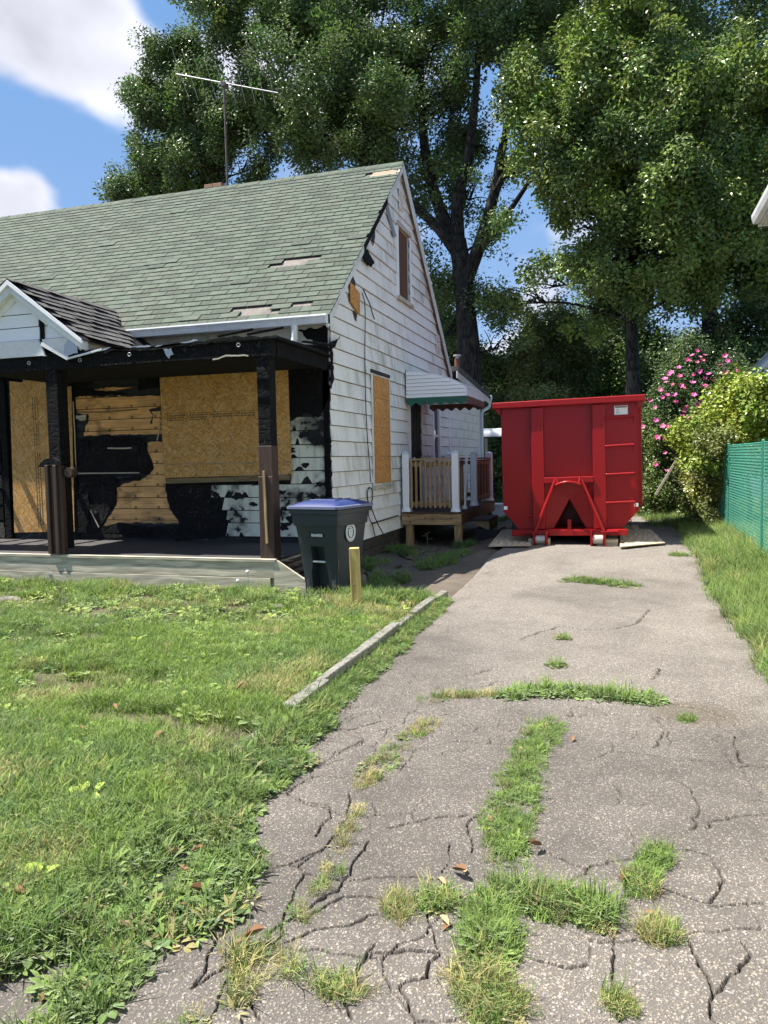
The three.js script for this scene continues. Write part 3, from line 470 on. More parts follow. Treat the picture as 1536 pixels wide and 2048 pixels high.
// ---------------------------------------------------------------- the burnt front wall under the porch
{
  const fw = pgroup(house, 'front_wall', 'burnt front wall with bare planks, tar paper and scorched siding');
  const wz = (px, py) => { const p = onZ(px, py, FZ); return [p.x, p.y]; };
  const z7 = (a) => a.map(([x, y]) => wz(120 + x / 5.388, 720 + y / 5.388)), z4 = (a) => a.map(([x, y]) => wz(300 + x / 3.531, 640 + y / 3.531));
  // where the planks are bare wood; the rest of them is charred
  const bareWood = [
    z7([[170, 395], [1090, 390], [1090, 500], [960, 540], [990, 600], [960, 690], [1090, 690], [1110, 800], [260, 815], [250, 720], [310, 660], [310, 590], [180, 580]]),
    z7([[930, 890], [1130, 880], [1145, 1260], [1170, 1300], [1165, 1520], [1240, 1650], [1293, 1760], [640, 1750], [450, 1810], [520, 1690], [610, 1540], [610, 1390], [680, 1330], [880, 1290], [960, 1230], [1010, 1170], [960, 1010]]),
    z7([[1000, 560], [1090, 540], [1090, 690], [985, 690]]), z7([[380, 318], [560, 290], [790, 298], [620, 320], [400, 334]]), z7([[470, 180], [820, 140], [800, 165], [520, 190]]), z4([[120, 1235], [250, 1240], [310, 1215], [305, 1250], [180, 1262]]),
  ];
  const X0 = -9.75, X1 = -3.95, Yb = .4, Yt = 3.2, inside = (x, y, p) => { let c = false; for (let i = 0, j = p.length - 1; i < p.length; j = i++) if ((p[i][1] > y) !== (p[j][1] > y) && x < (p[j][0] - p[i][0]) * (y - p[i][1]) / (p[j][1] - p[i][1]) + p[i][0]) c = !c; return c; };
  const burn = tex(1400, 700, (u, v) => {
    const x = X0 + u * (X1 - X0), y = Yb + v * (Yt - Yb), wx = x + .09 * (fbm(x * 9, y * 12, 4) - .5), wy = y + .05 * (fbm(x * 9 + 40, y * 12, 4) - .5);
    const wood = bareWood.some((p) => inside(wx, wy, p));
    const row = Math.floor((y - Yb) / .174), g = fbm(x * 3 + row * 7, y * 60 + row * 31, 3), kn = fbm(x * 5 + row * 13, y * 9, 3), nail = Math.min(Math.abs(((x + 8.25) % .41 + .41) % .41 - .2), .05) < .022 && Math.abs((y - Yb) % .174 - .02) < .02;
    if (wood) { const b = .88 + .22 * (g - .5) + .25 * (kn - .5), sm = ss(.6, .8, fbm(x * 3 + 9, y * 7, 4)) * .45 + (nail ? .45 : 0), k = b * (1 - sm * .75); return [.93 * k, .71 * k, .45 * k]; }
    const c = .085 + .10 * fbm(x * 30, y * 30, 3) * Math.abs(n2(x * 22, y * 14, 0, 0, 3) - .5) * 2 + (fbm(x * 12, y * 20, 4) > .7 ? .1 : 0); return [c, c * 1.02, c * 1.12];
  }, { wrap: false });
  const burntPlank = std([1, 1, 1], .75, { map: burn, bumpMap: T.charBump, bumpScale: .004 });
  for (let y = Yb, i = 0; y < Yt - .05; y += .174, i++) {
    const g = new RoundedBoxGeometry(X1 - X0 - .03, .165, .022, 1, .003).translate((X0 + X1) / 2 - .015, y + .0855, FZ - .012 + rr(-.004, .004)), p = g.attributes.position, uv = g.attributes.uv;
    for (let k = 0; k < p.count; k++) uv.setXY(k, (p.getX(k) - X0) / (X1 - X0), (p.getY(k) - Yb) / (Yt - Yb));
    part(fw, 'sheathing_plank', g, burntPlank);
  }
  part(fw, 'backing', box(HX0 + .1, X1 - .1, .3, 3.5, FZ - .12, FZ - .04, 'x', 0), M.charFlat);
  const at = (z) => new THREE.Matrix4().setPosition(0, 0, z);
  const wrinkle = (g, s) => { const p = g.attributes.position; for (let i = 0; i < p.count; i++) p.setZ(i, p.getZ(i) + .02 * (fbm(p.getX(i) * 5 + s, p.getY(i) * 7, 3) - .35)); g.computeVertexNormals(); return g; };
  const paper = (poly, seed, amp = .03) => part(fw, 'tar_paper', metreUV(wrinkle(plate(ragged(poly, .035, amp, seed), .005, at(FZ + .012 + seed * .0004)), seed), 'x'), M.tar);
  paper(z7([[190, 845], [500, 812], [940, 832], [915, 880], [965, 1040], [1000, 1170], [950, 1248], [880, 1212], [210, 1216]]), 1);
  paper(z7([[210, 1240], [600, 1252], [650, 1340], [610, 1392], [620, 1500], [500, 1700], [450, 1806], [640, 1760], [1000, 1800], [1293, 1770], [1400, 1920], [200, 1920]]), 2);
  paper(z7([[640, 1290], [880, 1240], [880, 1300], [660, 1310]]), 3, .015);
  paper(z4([[115, 1120], [1000, 1118], [1000, 1160], [560, 1185], [420, 1195], [500, 1270], [545, 1340], [540, 1530], [180, 1560], [215, 1440], [130, 1290]]), 4);
  paper(z7([[1150, 1290], [1300, 1270], [1300, 1560], [1230, 1640], [1165, 1520]]), 5, .02);
  const cb = (a, seed, d = .02) => part(fw, 'charred_lap', metreUV(wrinkle(plate(ragged(z7(a), .03, .022, seed), .006, at(FZ + d)), seed), 'x'), M.char);
  cb([[165, 170], [330, 165], [350, 270], [165, 290]], 11); cb([[165, 300], [600, 345], [760, 370], [165, 390]], 12); cb([[200, 880], [330, 870], [340, 960], [205, 965]], 13, .045); cb([[250, 1255], [620, 1262], [610, 1340], [240, 1350]], 14, .045); cb([[215, 1450], [330, 1440], [345, 1600], [300, 1850], [225, 1860]], 15, .05); cb([[480, 1790], [700, 1770], [900, 1800], [1050, 1870], [500, 1880]], 16, .045); cb([[1160, 1330], [1293, 1320], [1293, 1370], [1160, 1400]], 17, .05); cb([[850, 190], [1070, 170], [1070, 300], [860, 330]], 18); cb([[560, 860], [840, 850], [830, 900], [560, 910]], 19, .045);
  const strip = (pts, r, mat) => part(fw, 'batten', tube(pts.map(([x, y]) => { const q = z7([[x, y]])[0]; return [q[0], q[1], FZ + .035]; }), r, 12, 5), mat);
  strip([[215, 1222], [500, 1218], [870, 1214]], .011, M.greyWood); strip([[530, 950], [680, 952], [838, 945]], .014, M.greyWood); strip([[200, 565], [480, 560], [850, 532]], .009, M.wood); strip([[330, 1595], [380, 1690], [435, 1800]], .012, M.greyWood); strip([[1095, 660], [1085, 760], [1060, 870]], .01, M.greyWood); strip([[155, 450], [175, 800], [185, 1150], [190, 1500], [195, 1850]], .012, M.greyWood);
  part(fw, 'hanging_box', box(-7.22, -7.10, 1.79, 1.90, FZ + .012, FZ + .06), M.charFlat);
  part(fw, 'curled_paper', plate(ragged(z7([[190, 600], [300, 590], [300, 650], [190, 640]]), .03, .03, 9), .01, at(FZ + .03)), M.greyWood);
  // scorched siding courses right of the window and below it
  const sooty = tex(1024, 1024, (u, v) => { const x = -6.1 + u * 2.2, y = .4 + v * 2.2, heat = ss(1.6, 2.5, y) * .3 + ss(-4.35, -4.0, x) * .10, f = fbm(x * 3.1 + 7, y * 3.6, 5), g2 = fbm(x * 11, y * 13 + 4, 4), st = fbm(x * 30, y * 3, 3), s = ss(.46, .80, f * .75 + g2 * .25 + heat), hole = ss(.66, .70, f * .55 + g2 * .5 + heat * .5), c = (.86 - .52 * s - .10 * ss(.5, .8, st)); return [mix(c, .09, hole), mix(c * 1.0, .09, hole), mix(c * .93, .10, hole)]; }, { wrap: false, repeat: [1 / 2.2, 1 / 2.2] }); sooty.offset.set(6.1 / 2.2, -.4 / 2.2); const sootSiding = std([.9, .9, .87], .8, { map: sooty });
  const lines = [804, 833, 861, 889, 915, 941, 967.5, 994, 1020.5, 1046, 1074].map((py) => wz(610, py)[1]), L0 = [583, 583, 583, 583, 583, 583, 424, 444, 452, 450, 450];
  for (let i = 0; i + 1 < lines.length; i++) {
    const yT = lines[i], yB = lines[i + 1], xl = wz(L0[i], 950)[0] + (i > 5 ? 0 : .0), xr = GX - .075, low = [], top = [], q = rng(50 + i), n = Math.round((xr - xl) / .022), heat = clamp(1.1 - i * .11, .25, 1);
    const notch = []; const nn = Math.round((xr - xl) * (.7 + heat * 1.0)); for (let k = 0; k < nn; k++) notch.push([xl + q() * (xr - xl), .025 + q() * .055, (.025 + q() * .08) * (.6 + heat)]);
    if (i < 1) notch.push([mix(xl, xr, .35), .3, .2]);
    for (let k = 0; k <= n; k++) { const x = mix(xl, xr, k / n); let d = .004; for (const [nx, w, h] of notch) { const a = Math.abs(x - nx) / w; if (a < 1) d = Math.max(d, h * Math.sqrt(1 - a * a) * (.55 + .9 * fbm(x * 45, i * 3, 3))); } low.push([x, yB + Math.min(d, (yT - yB) * .8)]); }
    for (let k = n; k >= 0; k -= 3) top.push([mix(xl, xr, k / n), yT - .008]);
    const left = i >= 6 ? ragged([[xl, yT], [xl, yB]], .03, .06, i).slice(0, 4) : [];
    const g = plate([...low, ...top], .007); g.translate(0, -yT, 0); g.rotateX(-.07); g.translate(0, yT, FZ + .016 + .0);
    part(fw, 'scorched_board', metreUV(g, 'x', [0, 0]), sootSiding);
  }
  part(fw, 'charred_siding', metreUV(plate(ragged([...[[578, 735], [655, 712], [660, 800], [640, 836], [610, 822], [583, 845]].map(([x, y]) => wz(x, y))], .04, .04, 7), .02, at(FZ + .03)), 'x'), M.char);
  for (const [x, y, s] of [[610, 870, .07], [640, 880, .10], [612, 930, .05], [585, 900, .05], [478, 992, .08], [565, 985, .05], [596, 1035, .13], [570, 1052, .08], [640, 968, .05], [628, 992, .06], [508, 1008, .05], [436, 990, .06]]) { const c = wz(x, y), poly = []; for (let k = 0; k < 14; k++) { const a = k / 14 * 6.283, r = s * (.25 + 1.3 * fbm(Math.cos(a) * 3 + x, Math.sin(a) * 3 + y, 3)); poly.push([c[0] + Math.cos(a) * r * 1.3, c[1] + Math.sin(a) * r * .8]); } part(fw, 'blister', plate(ragged(poly, .015, .02, x, 30), .004, at(FZ + .0345)), M.charFlat); }
  part(fw, 'burnt_corner_board', metreUV(plate(ragged([[GX - .09, .4], [GX - .01, .4], [GX - .012, 3.2], [GX - .10, 3.2]], .05, .018, 4), .07, at(FZ - .02)), 'y'), M.char, 'blistered charred corner board');
  // OSB sheets
  const ow = pgroup(house, 'front_window_board', 'wide strand board sheet over the front window with printed marks');
  const quad = (a, z, d) => plate(a.map(([x, y]) => { const p = onZ(x, y, z); return [p.x, p.y]; }), d, at(z));
  part(ow, 'strand_board', metreUV(quad([[320, 745], [575.5, 728], [583, 923], [328, 928]], FZ + .06, .014), 'x'), M.osb); part(ow, 'lower_strip', metreUV(quad([[328.5, 929.5], [583, 924.5], [584, 948], [331, 956]], FZ + .062, .014), 'x', [.4, .3]), M.osb);
  part(ow, 'sill_board', metreUV(quad([[334, 957.5], [583, 949.5], [580, 960], [337, 967]], FZ + .03, .05), 'x'), M.wood); part(ow, 'backing_frame', metreUV(quad([[330, 752], [572, 736], [576, 950], [335, 955]], FZ + .012, .045), 'x'), M.greyWood);
  const marks = (parent, list, m, mat) => part(parent, 'print_marks', list.map(([x0, x1, y0, y1]) => box(x0, x1, y0, y1, 0, .0015, 'x', 0)), mat).applyMatrix4(m);
  const ink = std([.06, .045, .03], .8), q = rng(8), m1 = [], b0 = onZ(337, 833, FZ + .074), b1 = onZ(552, 826, FZ + .074), ln = b1.x - b0.x;
  for (const [s, e, rows] of [[.0, .14, 3], [.2, .36, 3], [.41, .58, 2], [.62, .8, 2]]) for (let r = 0; r < rows; r++) for (let x = s * ln; x < e * ln;) { const w = .012 + q() * .035; m1.push([x, x + w, -.02 - r * .034, -.005 - r * .034]); x += w + .012; }
  m1.push([-.02, -.014, -.12, .03], [.985 * ln, .99 * ln, -.1, .08], [-.14, .86 * ln, .018, .022]); for (let k = 0; k < 16; k++) { const a = k / 16 * 6.283; m1.push([.165 * ln + Math.cos(a) * .035 - .005, .165 * ln + Math.cos(a) * .035 + .005, -.03 + Math.sin(a) * .035 - .005, -.03 + Math.sin(a) * .035 + .005]); }
  marks(ow, m1, new THREE.Matrix4().setPosition(b0.x, b0.y + .02, FZ + .0745), ink);
  const od = pgroup(house, 'front_door_board', 'tall strand board sheet over the front door with vertical print');
  part(od, 'strand_board', metreUV(quad([[20, 759], [97, 756], [118, 775], [122, 1063], [30, 1065]], FZ + .05, .014), 'y'), M.osb); part(od, 'side_strip', metreUV(quad([[127, 774], [143, 773], [150, 1063], [132, 1064]], FZ + .052, .014), 'y'), M.osb);
  const m2 = []; for (const [s, e] of [[0, .16], [.2, .36], [.42, .72], [.74, .98]]) for (let r = 0; r < 3; r++) for (let y = s * 2.1; y < e * 2.1;) { const w = .012 + q() * .04; m2.push([r * .045, r * .045 + .014, -y - w, -y]); y += w + .012; }
  const d0 = onZ(64, 795, FZ + .064); marks(od, m2, new THREE.Matrix4().setPosition(d0.x, d0.y, FZ + .0645), ink);
  part(od, 'charred_jamb', [box(-9.68, -9.56, .42, 3.1, FZ - .0, FZ + .07, 'y', .01), box(-8.34, -8.27, .42, 3.1, FZ - .0, FZ + .05, 'y', .01)], M.char);
  for (let i = 0; i < 9; i++) part(fw, 'burnt_cladding_stone', metreUV(plate(ragged([[-9.98, .45 + i * .27], [-9.72, .45 + i * .27], [-9.72, .68 + i * .27], [-9.98, .68 + i * .27]], .04, .03, 60 + i), .05, at(FZ + .005)), 'x'), i % 3 ? M.char : M.block);
}

// ================================================================ FRONT PORCH
{
  const porch = thing('front_porch', 'charred front porch with plank deck, black beam and small white pediment', 'porch');
  const PF = -8.45, PX = -4.03, PL = -11.2, DT = .43;
  for (let i = 0; i < 13; i++) { const z = PF - .02 - i * .137; part(porch, 'deck_board', box(PL, PX - .01, DT - .035, DT + rr(-.002, .002), z - .132, z, 'x', .006), M.charDeck); }
  part(porch, 'deck_edge', box(PL, PX + .03, DT - .036, DT + .004, PF - .018, PF + .043, 'x', .006), M.greyWood);
  const jx = onZ(110, 1150, PF).x;
  part(porch, 'fascia_board', box(PL, PX, .205, DT - .038, PF - .01, PF + .03, 'x', .004), M.greyWood); part(porch, 'fascia_board', box(PL, jx - .004, .05, .2, PF - .006, PF + .034, 'x', .004), M.greyWood); part(porch, 'fascia_board', box(jx, PX - .05, .035, .199, PF - .004, PF + .036, 'x', .004), M.greyWood);
  part(porch, 'end_board', box(PX - .05, PX - .012, .06, DT - .04, -10.2, PF - .012, 'z'), M.greyWood);
  for (let k = 0; k < 3; k++) part(porch, 'bolt', [new THREE.CylinderGeometry(.02, .02, .012, 10).rotateX(Math.PI / 2).translate(jx - .05 + (k % 2) * .11, .09 + (k > 1 ? .07 : 0), PF + .038)], M.alu);
  // ramp boards at the end of the porch
  const rb = (z) => metreUV(plate([[PX - .0, .02], [PX - .0, DT - .0], [PX + .05, DT - .02], [-3.62, .19], [-3.62, .0]], .04, new THREE.Matrix4().setPosition(0, 0, z)), 'x');
  part(porch, 'ramp_side_board', rb(PF - .01), M.greyWood, 'pale sloping side board of the short ramp'); part(porch, 'ramp_side_board', rb(PF - 1.15), M.redWood); part(porch, 'ramp_end_board', box(-3.63, -3.59, .0, .19, PF - 1.12, PF - .012, 'z'), M.deckWood); for (let i = 0; i < 4; i++) part(porch, 'ramp_tread', bar([PX + .06 + i * .09, DT - .07 - i * .055, PF - 1.1], [PX + .06 + i * .09, DT - .07 - i * .055, PF - .02], .085, .03), M.deckWood);
  // posts
  const pa = onZ(516, 900, PF - .08).x, pb = onZ(117, 900, PF - .08).x, py1 = 2.89;
  const po = pgroup(porch, 'post', 'square post, black above and brown below'); part(po, 'charred_shaft', metreUV(new RoundedBoxGeometry(.17, py1 - 1.42, .17, 1, .008).translate(-4.12, (py1 + 1.42) / 2, PF - .1), 'y'), M.char); part(po, 'brown_shaft', metreUV(new RoundedBoxGeometry(.19, 1.0, .19, 1, .006).translate(-4.125, DT + .5, PF - .1), 'y'), M.postWood); part(po, 'scorched_middle', metreUV(new RoundedBoxGeometry(.178, .5, .178, 1, .006).translate(-4.122, 1.55, PF - .1), 'y'), M.postWood);
  part(po, 'broken_rail_batten', bar([-4.12, .62, PF + .006], [-4.14, 1.5, PF + .006], .03, .022), M.lattWood);
  const pl = pgroup(porch, 'post', 'burnt post standing in a brown rail sleeve'); part(pl, 'charred_shaft', metreUV(new RoundedBoxGeometry(.19, py1 - .5, .19, 1, .01).translate(pb, (py1 + .5) / 2, PF - .1), 'y'), M.char);
  part(pl, 'brown_sleeve', [-.1, -.03, .04, .1].map((o, i) => metreUV(new RoundedBoxGeometry(.055, 1.18, .08, 1, .008).translate(pb + o * .9, DT + .6, PF + .03 - (i % 2) * .03), 'y')), M.postWood);
  part(pl, 'sleeve_cap', metreUV(plate(ragged([[pb - .22, 1.60], [pb + .16, 1.62], [pb + .15, 1.67], [pb, 1.72], [pb - .16, 1.66]], .04, .03, 4), .16, new THREE.Matrix4().setPosition(0, 0, PF - .1)), 'x'), M.char); part(pl, 'rail_stub', new THREE.CylinderGeometry(.07, .07, .1, 9).rotateX(Math.PI / 2).translate(pb + .22, 1.52, PF - .03), M.postWood);
  // charred beams and what is left of the flat roof
  const beam = (a, b, s) => { const g = bar(a, b, .14, .25, .012); const p = g.attributes.position; for (let i = 0; i < p.count; i++) { const k = .02; p.setY(i, p.getY(i) + k * (fbm(p.getX(i) * 3 + s, p.getZ(i) * 3, 3) - .5)); } return g; };
  part(porch, 'front_beam', [[PL, -9.6], [-9.6, -8.2], [-8.2, -6.9], [-6.9, -5.5], [-5.5, -4.0]].map(([a, b], i) => bar([a, 2.97 + .008 * Math.sin(i * 2), PF - .07], [b + .004, 2.97 + .008 * Math.sin(i * 2 + 2), PF - .07], .14, .22, .012)), M.char); part(porch, 'side_beam', bar([-4.06, 3.0, PF - .15], [-4.03, 3.0, FZ + .06], .14, .26, .012), M.char);
  part(porch, 'wall_ledger', box(-8.2, -4.14, 2.93, 3.08, FZ + .05, FZ + .11, 'x', .01), M.char);
  for (let i = 0; i < 14; i++) part(porch, 'charred_rafter', bar([-10.6 + i * .48, 2.99, PF - .15], [-10.6 + i * .48, 3.02, FZ + .12], .05, .14, .006), M.char);
  part(porch, 'ceiling', box(-8.55, -4.13, 2.9, 2.915, FZ + .12, PF - .15, 'x', 0), M.charFlat);
  part(porch, 'roof_sheathing', [box(-8.5, -3.9, 3.055, 3.085, FZ + .02, PF + .02, 'x', .008), box(PL, -8.502, 3.055, 3.085, -9.12, PF + .02, 'x', .008)], M.char);
  const rag = (pts, w, seed, mat, name) => { const a = [], b = []; for (let i = 0; i < pts.length - 1; i++) for (let k = 0; k < 10; k++) { const t = k / 10, x = mix(pts[i][0], pts[i + 1][0], t), y = mix(pts[i][1], pts[i + 1][1], t), n = .06 * (fbm(x * 7 + seed, seed, 4) - .5); a.push([x, y + n + w * (.4 + 1.2 * fbm(x * 12, seed + 4, 3))]); b.unshift([x, y + n - .01]); } part(porch, name, plate([...a, ...b], .012, new THREE.Matrix4().setPosition(0, 0, PF + .045)), mat); };
  rag([[-6.9, 3.0], [-6.2, 3.05], [-5.6, 3.03], [-4.9, 3.05], [-4.4, 3.08], [-3.96, 3.06]], .03, 3, M.char, 'curled_roofing'); rag([[-6.85, 3.02], [-6.3, 3.06], [-5.9, 3.07], [-5.4, 3.06], [-4.9, 3.075]], .014, 8, M.alu, 'torn_flashing');
  rag([[-4.75, 2.87], [-4.5, 2.885], [-4.25, 2.90]], .006, 12, M.greyWood, 'peeled_trim');
  for (const [a, b] of [[[-4.3, 3.13, PF + .02], [-3.92, 3.22, PF - .2]], [[-4.7, 3.14, PF], [-4.25, 3.2, PF - .05]], [[-3.9, 3.13, -9.2], [-3.84, 3.2, -10.1]], [[-4.1, 3.13, -9.5], [-3.86, 3.17, -9.9]]]) part(porch, 'charred_scrap', bar(a, b, .06, .025, .006), M.char);
  for (const [px, py] of [[58, 726], [160, 720], [259, 709], [477, 690]]) { const p = onZ(px, py, PF + .01); part(porch, 'bracket_ring', new THREE.TorusGeometry(.022, .006, 6, 14).translate(p.x, p.y, PF + .012), M.alu); }
  part(porch, 'hanging_flashing', plate(ragged([[-5.44, 3.03], [-5.34, 3.04], [-5.32, 2.96], [-5.37, 2.90], [-5.43, 2.95]], .02, .04, 41), .008, new THREE.Matrix4().setPosition(0, 0, PF + .03)), M.alu);
  // the little pediment over the entrance
  const ped = pgroup(porch, 'pediment', 'small white pediment with a burnt split in its boards');
  const A = onZ(30, 566, PF), CX = A.x, AY = A.y, HW = 1.02, BY = 3.26, sl = (AY - BY) / HW, pm = (z) => new THREE.Matrix4().setPosition(0, 0, z);
  for (let i = 0; i < 4; i++) { const y0 = BY + .01 + i * .172, y1 = Math.min(y0 + .163, AY - .14); if (y1 <= y0) continue; const w0 = (AY - .14 - y0) / sl, w1 = (AY - .14 - y1) / sl; const split = .38 - i * .01;
    for (const [l, r] of [[-9, split - .03], [split + .045, 9]]) { const cl = (x) => clamp(x, l, r); const a0 = cl(-w0), b0 = cl(w0), a1 = cl(-w1), b1 = cl(w1); if (b0 - a0 < .04) continue; const g = plate([[CX + a0, y0], [CX + b0, y0], [CX + b1, y1], [CX + a1, y1]], .012); g.translate(0, -y1, 0); g.rotateX(-.05); g.translate(0, y1, PF - .02 - i * .0); part(ped, 'pediment_board', g, M.pedBoard); } }
  part(ped, 'dark_split', box(CX - .95, CX + .95, BY - .1, BY + .06, PF - .08, PF - .07, 'x', 0), M.darkBacking);
  part(ped, 'split_edge', plate(ragged([[CX + .40, BY - .02], [CX + .44, BY - .02], [CX + .445, BY + .3], [CX + .385, BY + .52], [CX + .365, BY + .52], [CX + .36, BY + .32], [CX + .38, BY + .12]], .04, .012, 3), .012, pm(PF + .005)), M.char);
  part(ped, 'frieze', plate([[CX - 1.0, 3.05], [CX + .40, 3.05], [CX + .46, 3.04], [CX + .40, 3.18], [CX + .36, BY + .0], [CX - 1.0, BY]], .03, pm(PF + .01)), M.white); part(ped, 'frieze', plate([[CX + .45, 3.17], [CX + .80, 2.99], [CX + .93, 3.05], [CX + 1.0, BY - .002], [CX + .42, BY - .002]], .03, pm(PF + .012)), M.white);
  part(ped, 'loose_trim', [bar([CX + .42, 3.20, PF + .05], [CX + .83, 2.985, PF + .06], .02, .05), bar([CX + .83, 2.985, PF + .06], [CX + 1.35, 3.07, PF + .06], .02, .025)], M.gutter); part(ped, 'scorched_metal', plate(ragged([[CX + .76, 3.03], [CX + .98, 3.03], [CX + 1.0, 3.22], [CX + .84, 3.23], [CX + .78, 3.16]], .03, .02, 5), .006, pm(PF + .05)), M.alu);
  for (const s of [-1, 1]) { part(ped, 'rake_trim', plate([[CX, AY], [CX + s * (HW + .06), BY - sl * .06], [CX + s * (HW + .06), BY - sl * .06 - .13], [CX, AY - .15]], .14, pm(PF - .03)), M.gutter); part(ped, 'rake_molding', plate([[CX, AY + .012], [CX + s * (HW + .09), BY - sl * .09 + .012], [CX + s * (HW + .09), BY - sl * .09 - .04], [CX, AY - .05]], .03, pm(PF + .112)), M.vinyl); part(ped, 'inner_trim', plate([[CX, AY - .145], [CX + s * (HW - .02), BY + .01 - .13], [CX + s * (HW - .02), BY - .18], [CX, AY - .24]], .02, pm(PF - .002)), M.pedBoard); }
  part(ped, 'side_cheek', box(CX + HW - .03, CX + HW + .01, 3.05, 3.24, -10.0, PF - .04, 'z'), M.greyWood);
  const th = Math.atan(sl), len = HW / Math.cos(th) + .12;
  for (const s of [-1, 1]) {
    const rs = pgroup(porch, 'pediment_roof', s > 0 ? 'curling grey shingles on the pediment slope' : undefined);
    const frame = (d, z) => new THREE.Vector3(CX + s * Math.cos(th) * d, AY + .02 - Math.sin(th) * d, z);
    const dk = box(0, len, -.012, 0, -10.5, PF + .13, 'z', 0); dk.rotateZ(-th); if (s < 0) dk.scale(-1, 1, 1); dk.translate(CX, AY + .015, 0); if (s < 0) { const p = dk.attributes; const ix = []; for (let i = 0; i < p.position.count; i += 3) ix.push(i, i + 2, i + 1); dk.setIndex(ix); const dn = dk.toNonIndexed(); dn.computeVertexNormals(); part(rs, 'deck', dn, M.charFlat); } else part(rs, 'deck', dk, M.charFlat);
    for (let r = 0; r < 10; r++) for (let c = 0; c < 7; c++) {
      const d = .07 + r * .138, z = PF + .14 - (c + .5) * .318 - (r % 2) * .16; const valley = -10.0 - (AY + .02 - Math.sin(th) * d - EAVE.y) / SLOPE; if (d > len || z - .16 < valley - .12) continue;
      const curl = .004 + .02 * h3(r, c, 3 + s) * h3(c, r, 8), g = new THREE.BoxGeometry(.16, .008, .312, 3, 1, 2), p = g.attributes.position;
      for (let i = 0; i < p.count; i++) { const t = p.getX(i) / .16 + .5; p.setY(i, p.getY(i) + curl * t * t * (1 + p.getZ(i) * 2) * 1.6 + t * .004 + .008); } g.computeVertexNormals();
      const m = part(rs, 'shingle', metreUV(g, 'z', [r * .3, c * .7]), M.greyShingle[(r * 3 + c * 5) % 3]); m.position.copy(frame(d, z)); m.rotation.set(0, s > 0 ? 0 : Math.PI, 0); m.rotation.order = 'ZYX'; m.rotation.z = s > 0 ? -th : th; if (s < 0) { m.rotation.order = 'XYZ'; m.rotation.set(0, Math.PI, 0); m.rotateZ(-th); }
    }
  }
}
console.log('porch done');

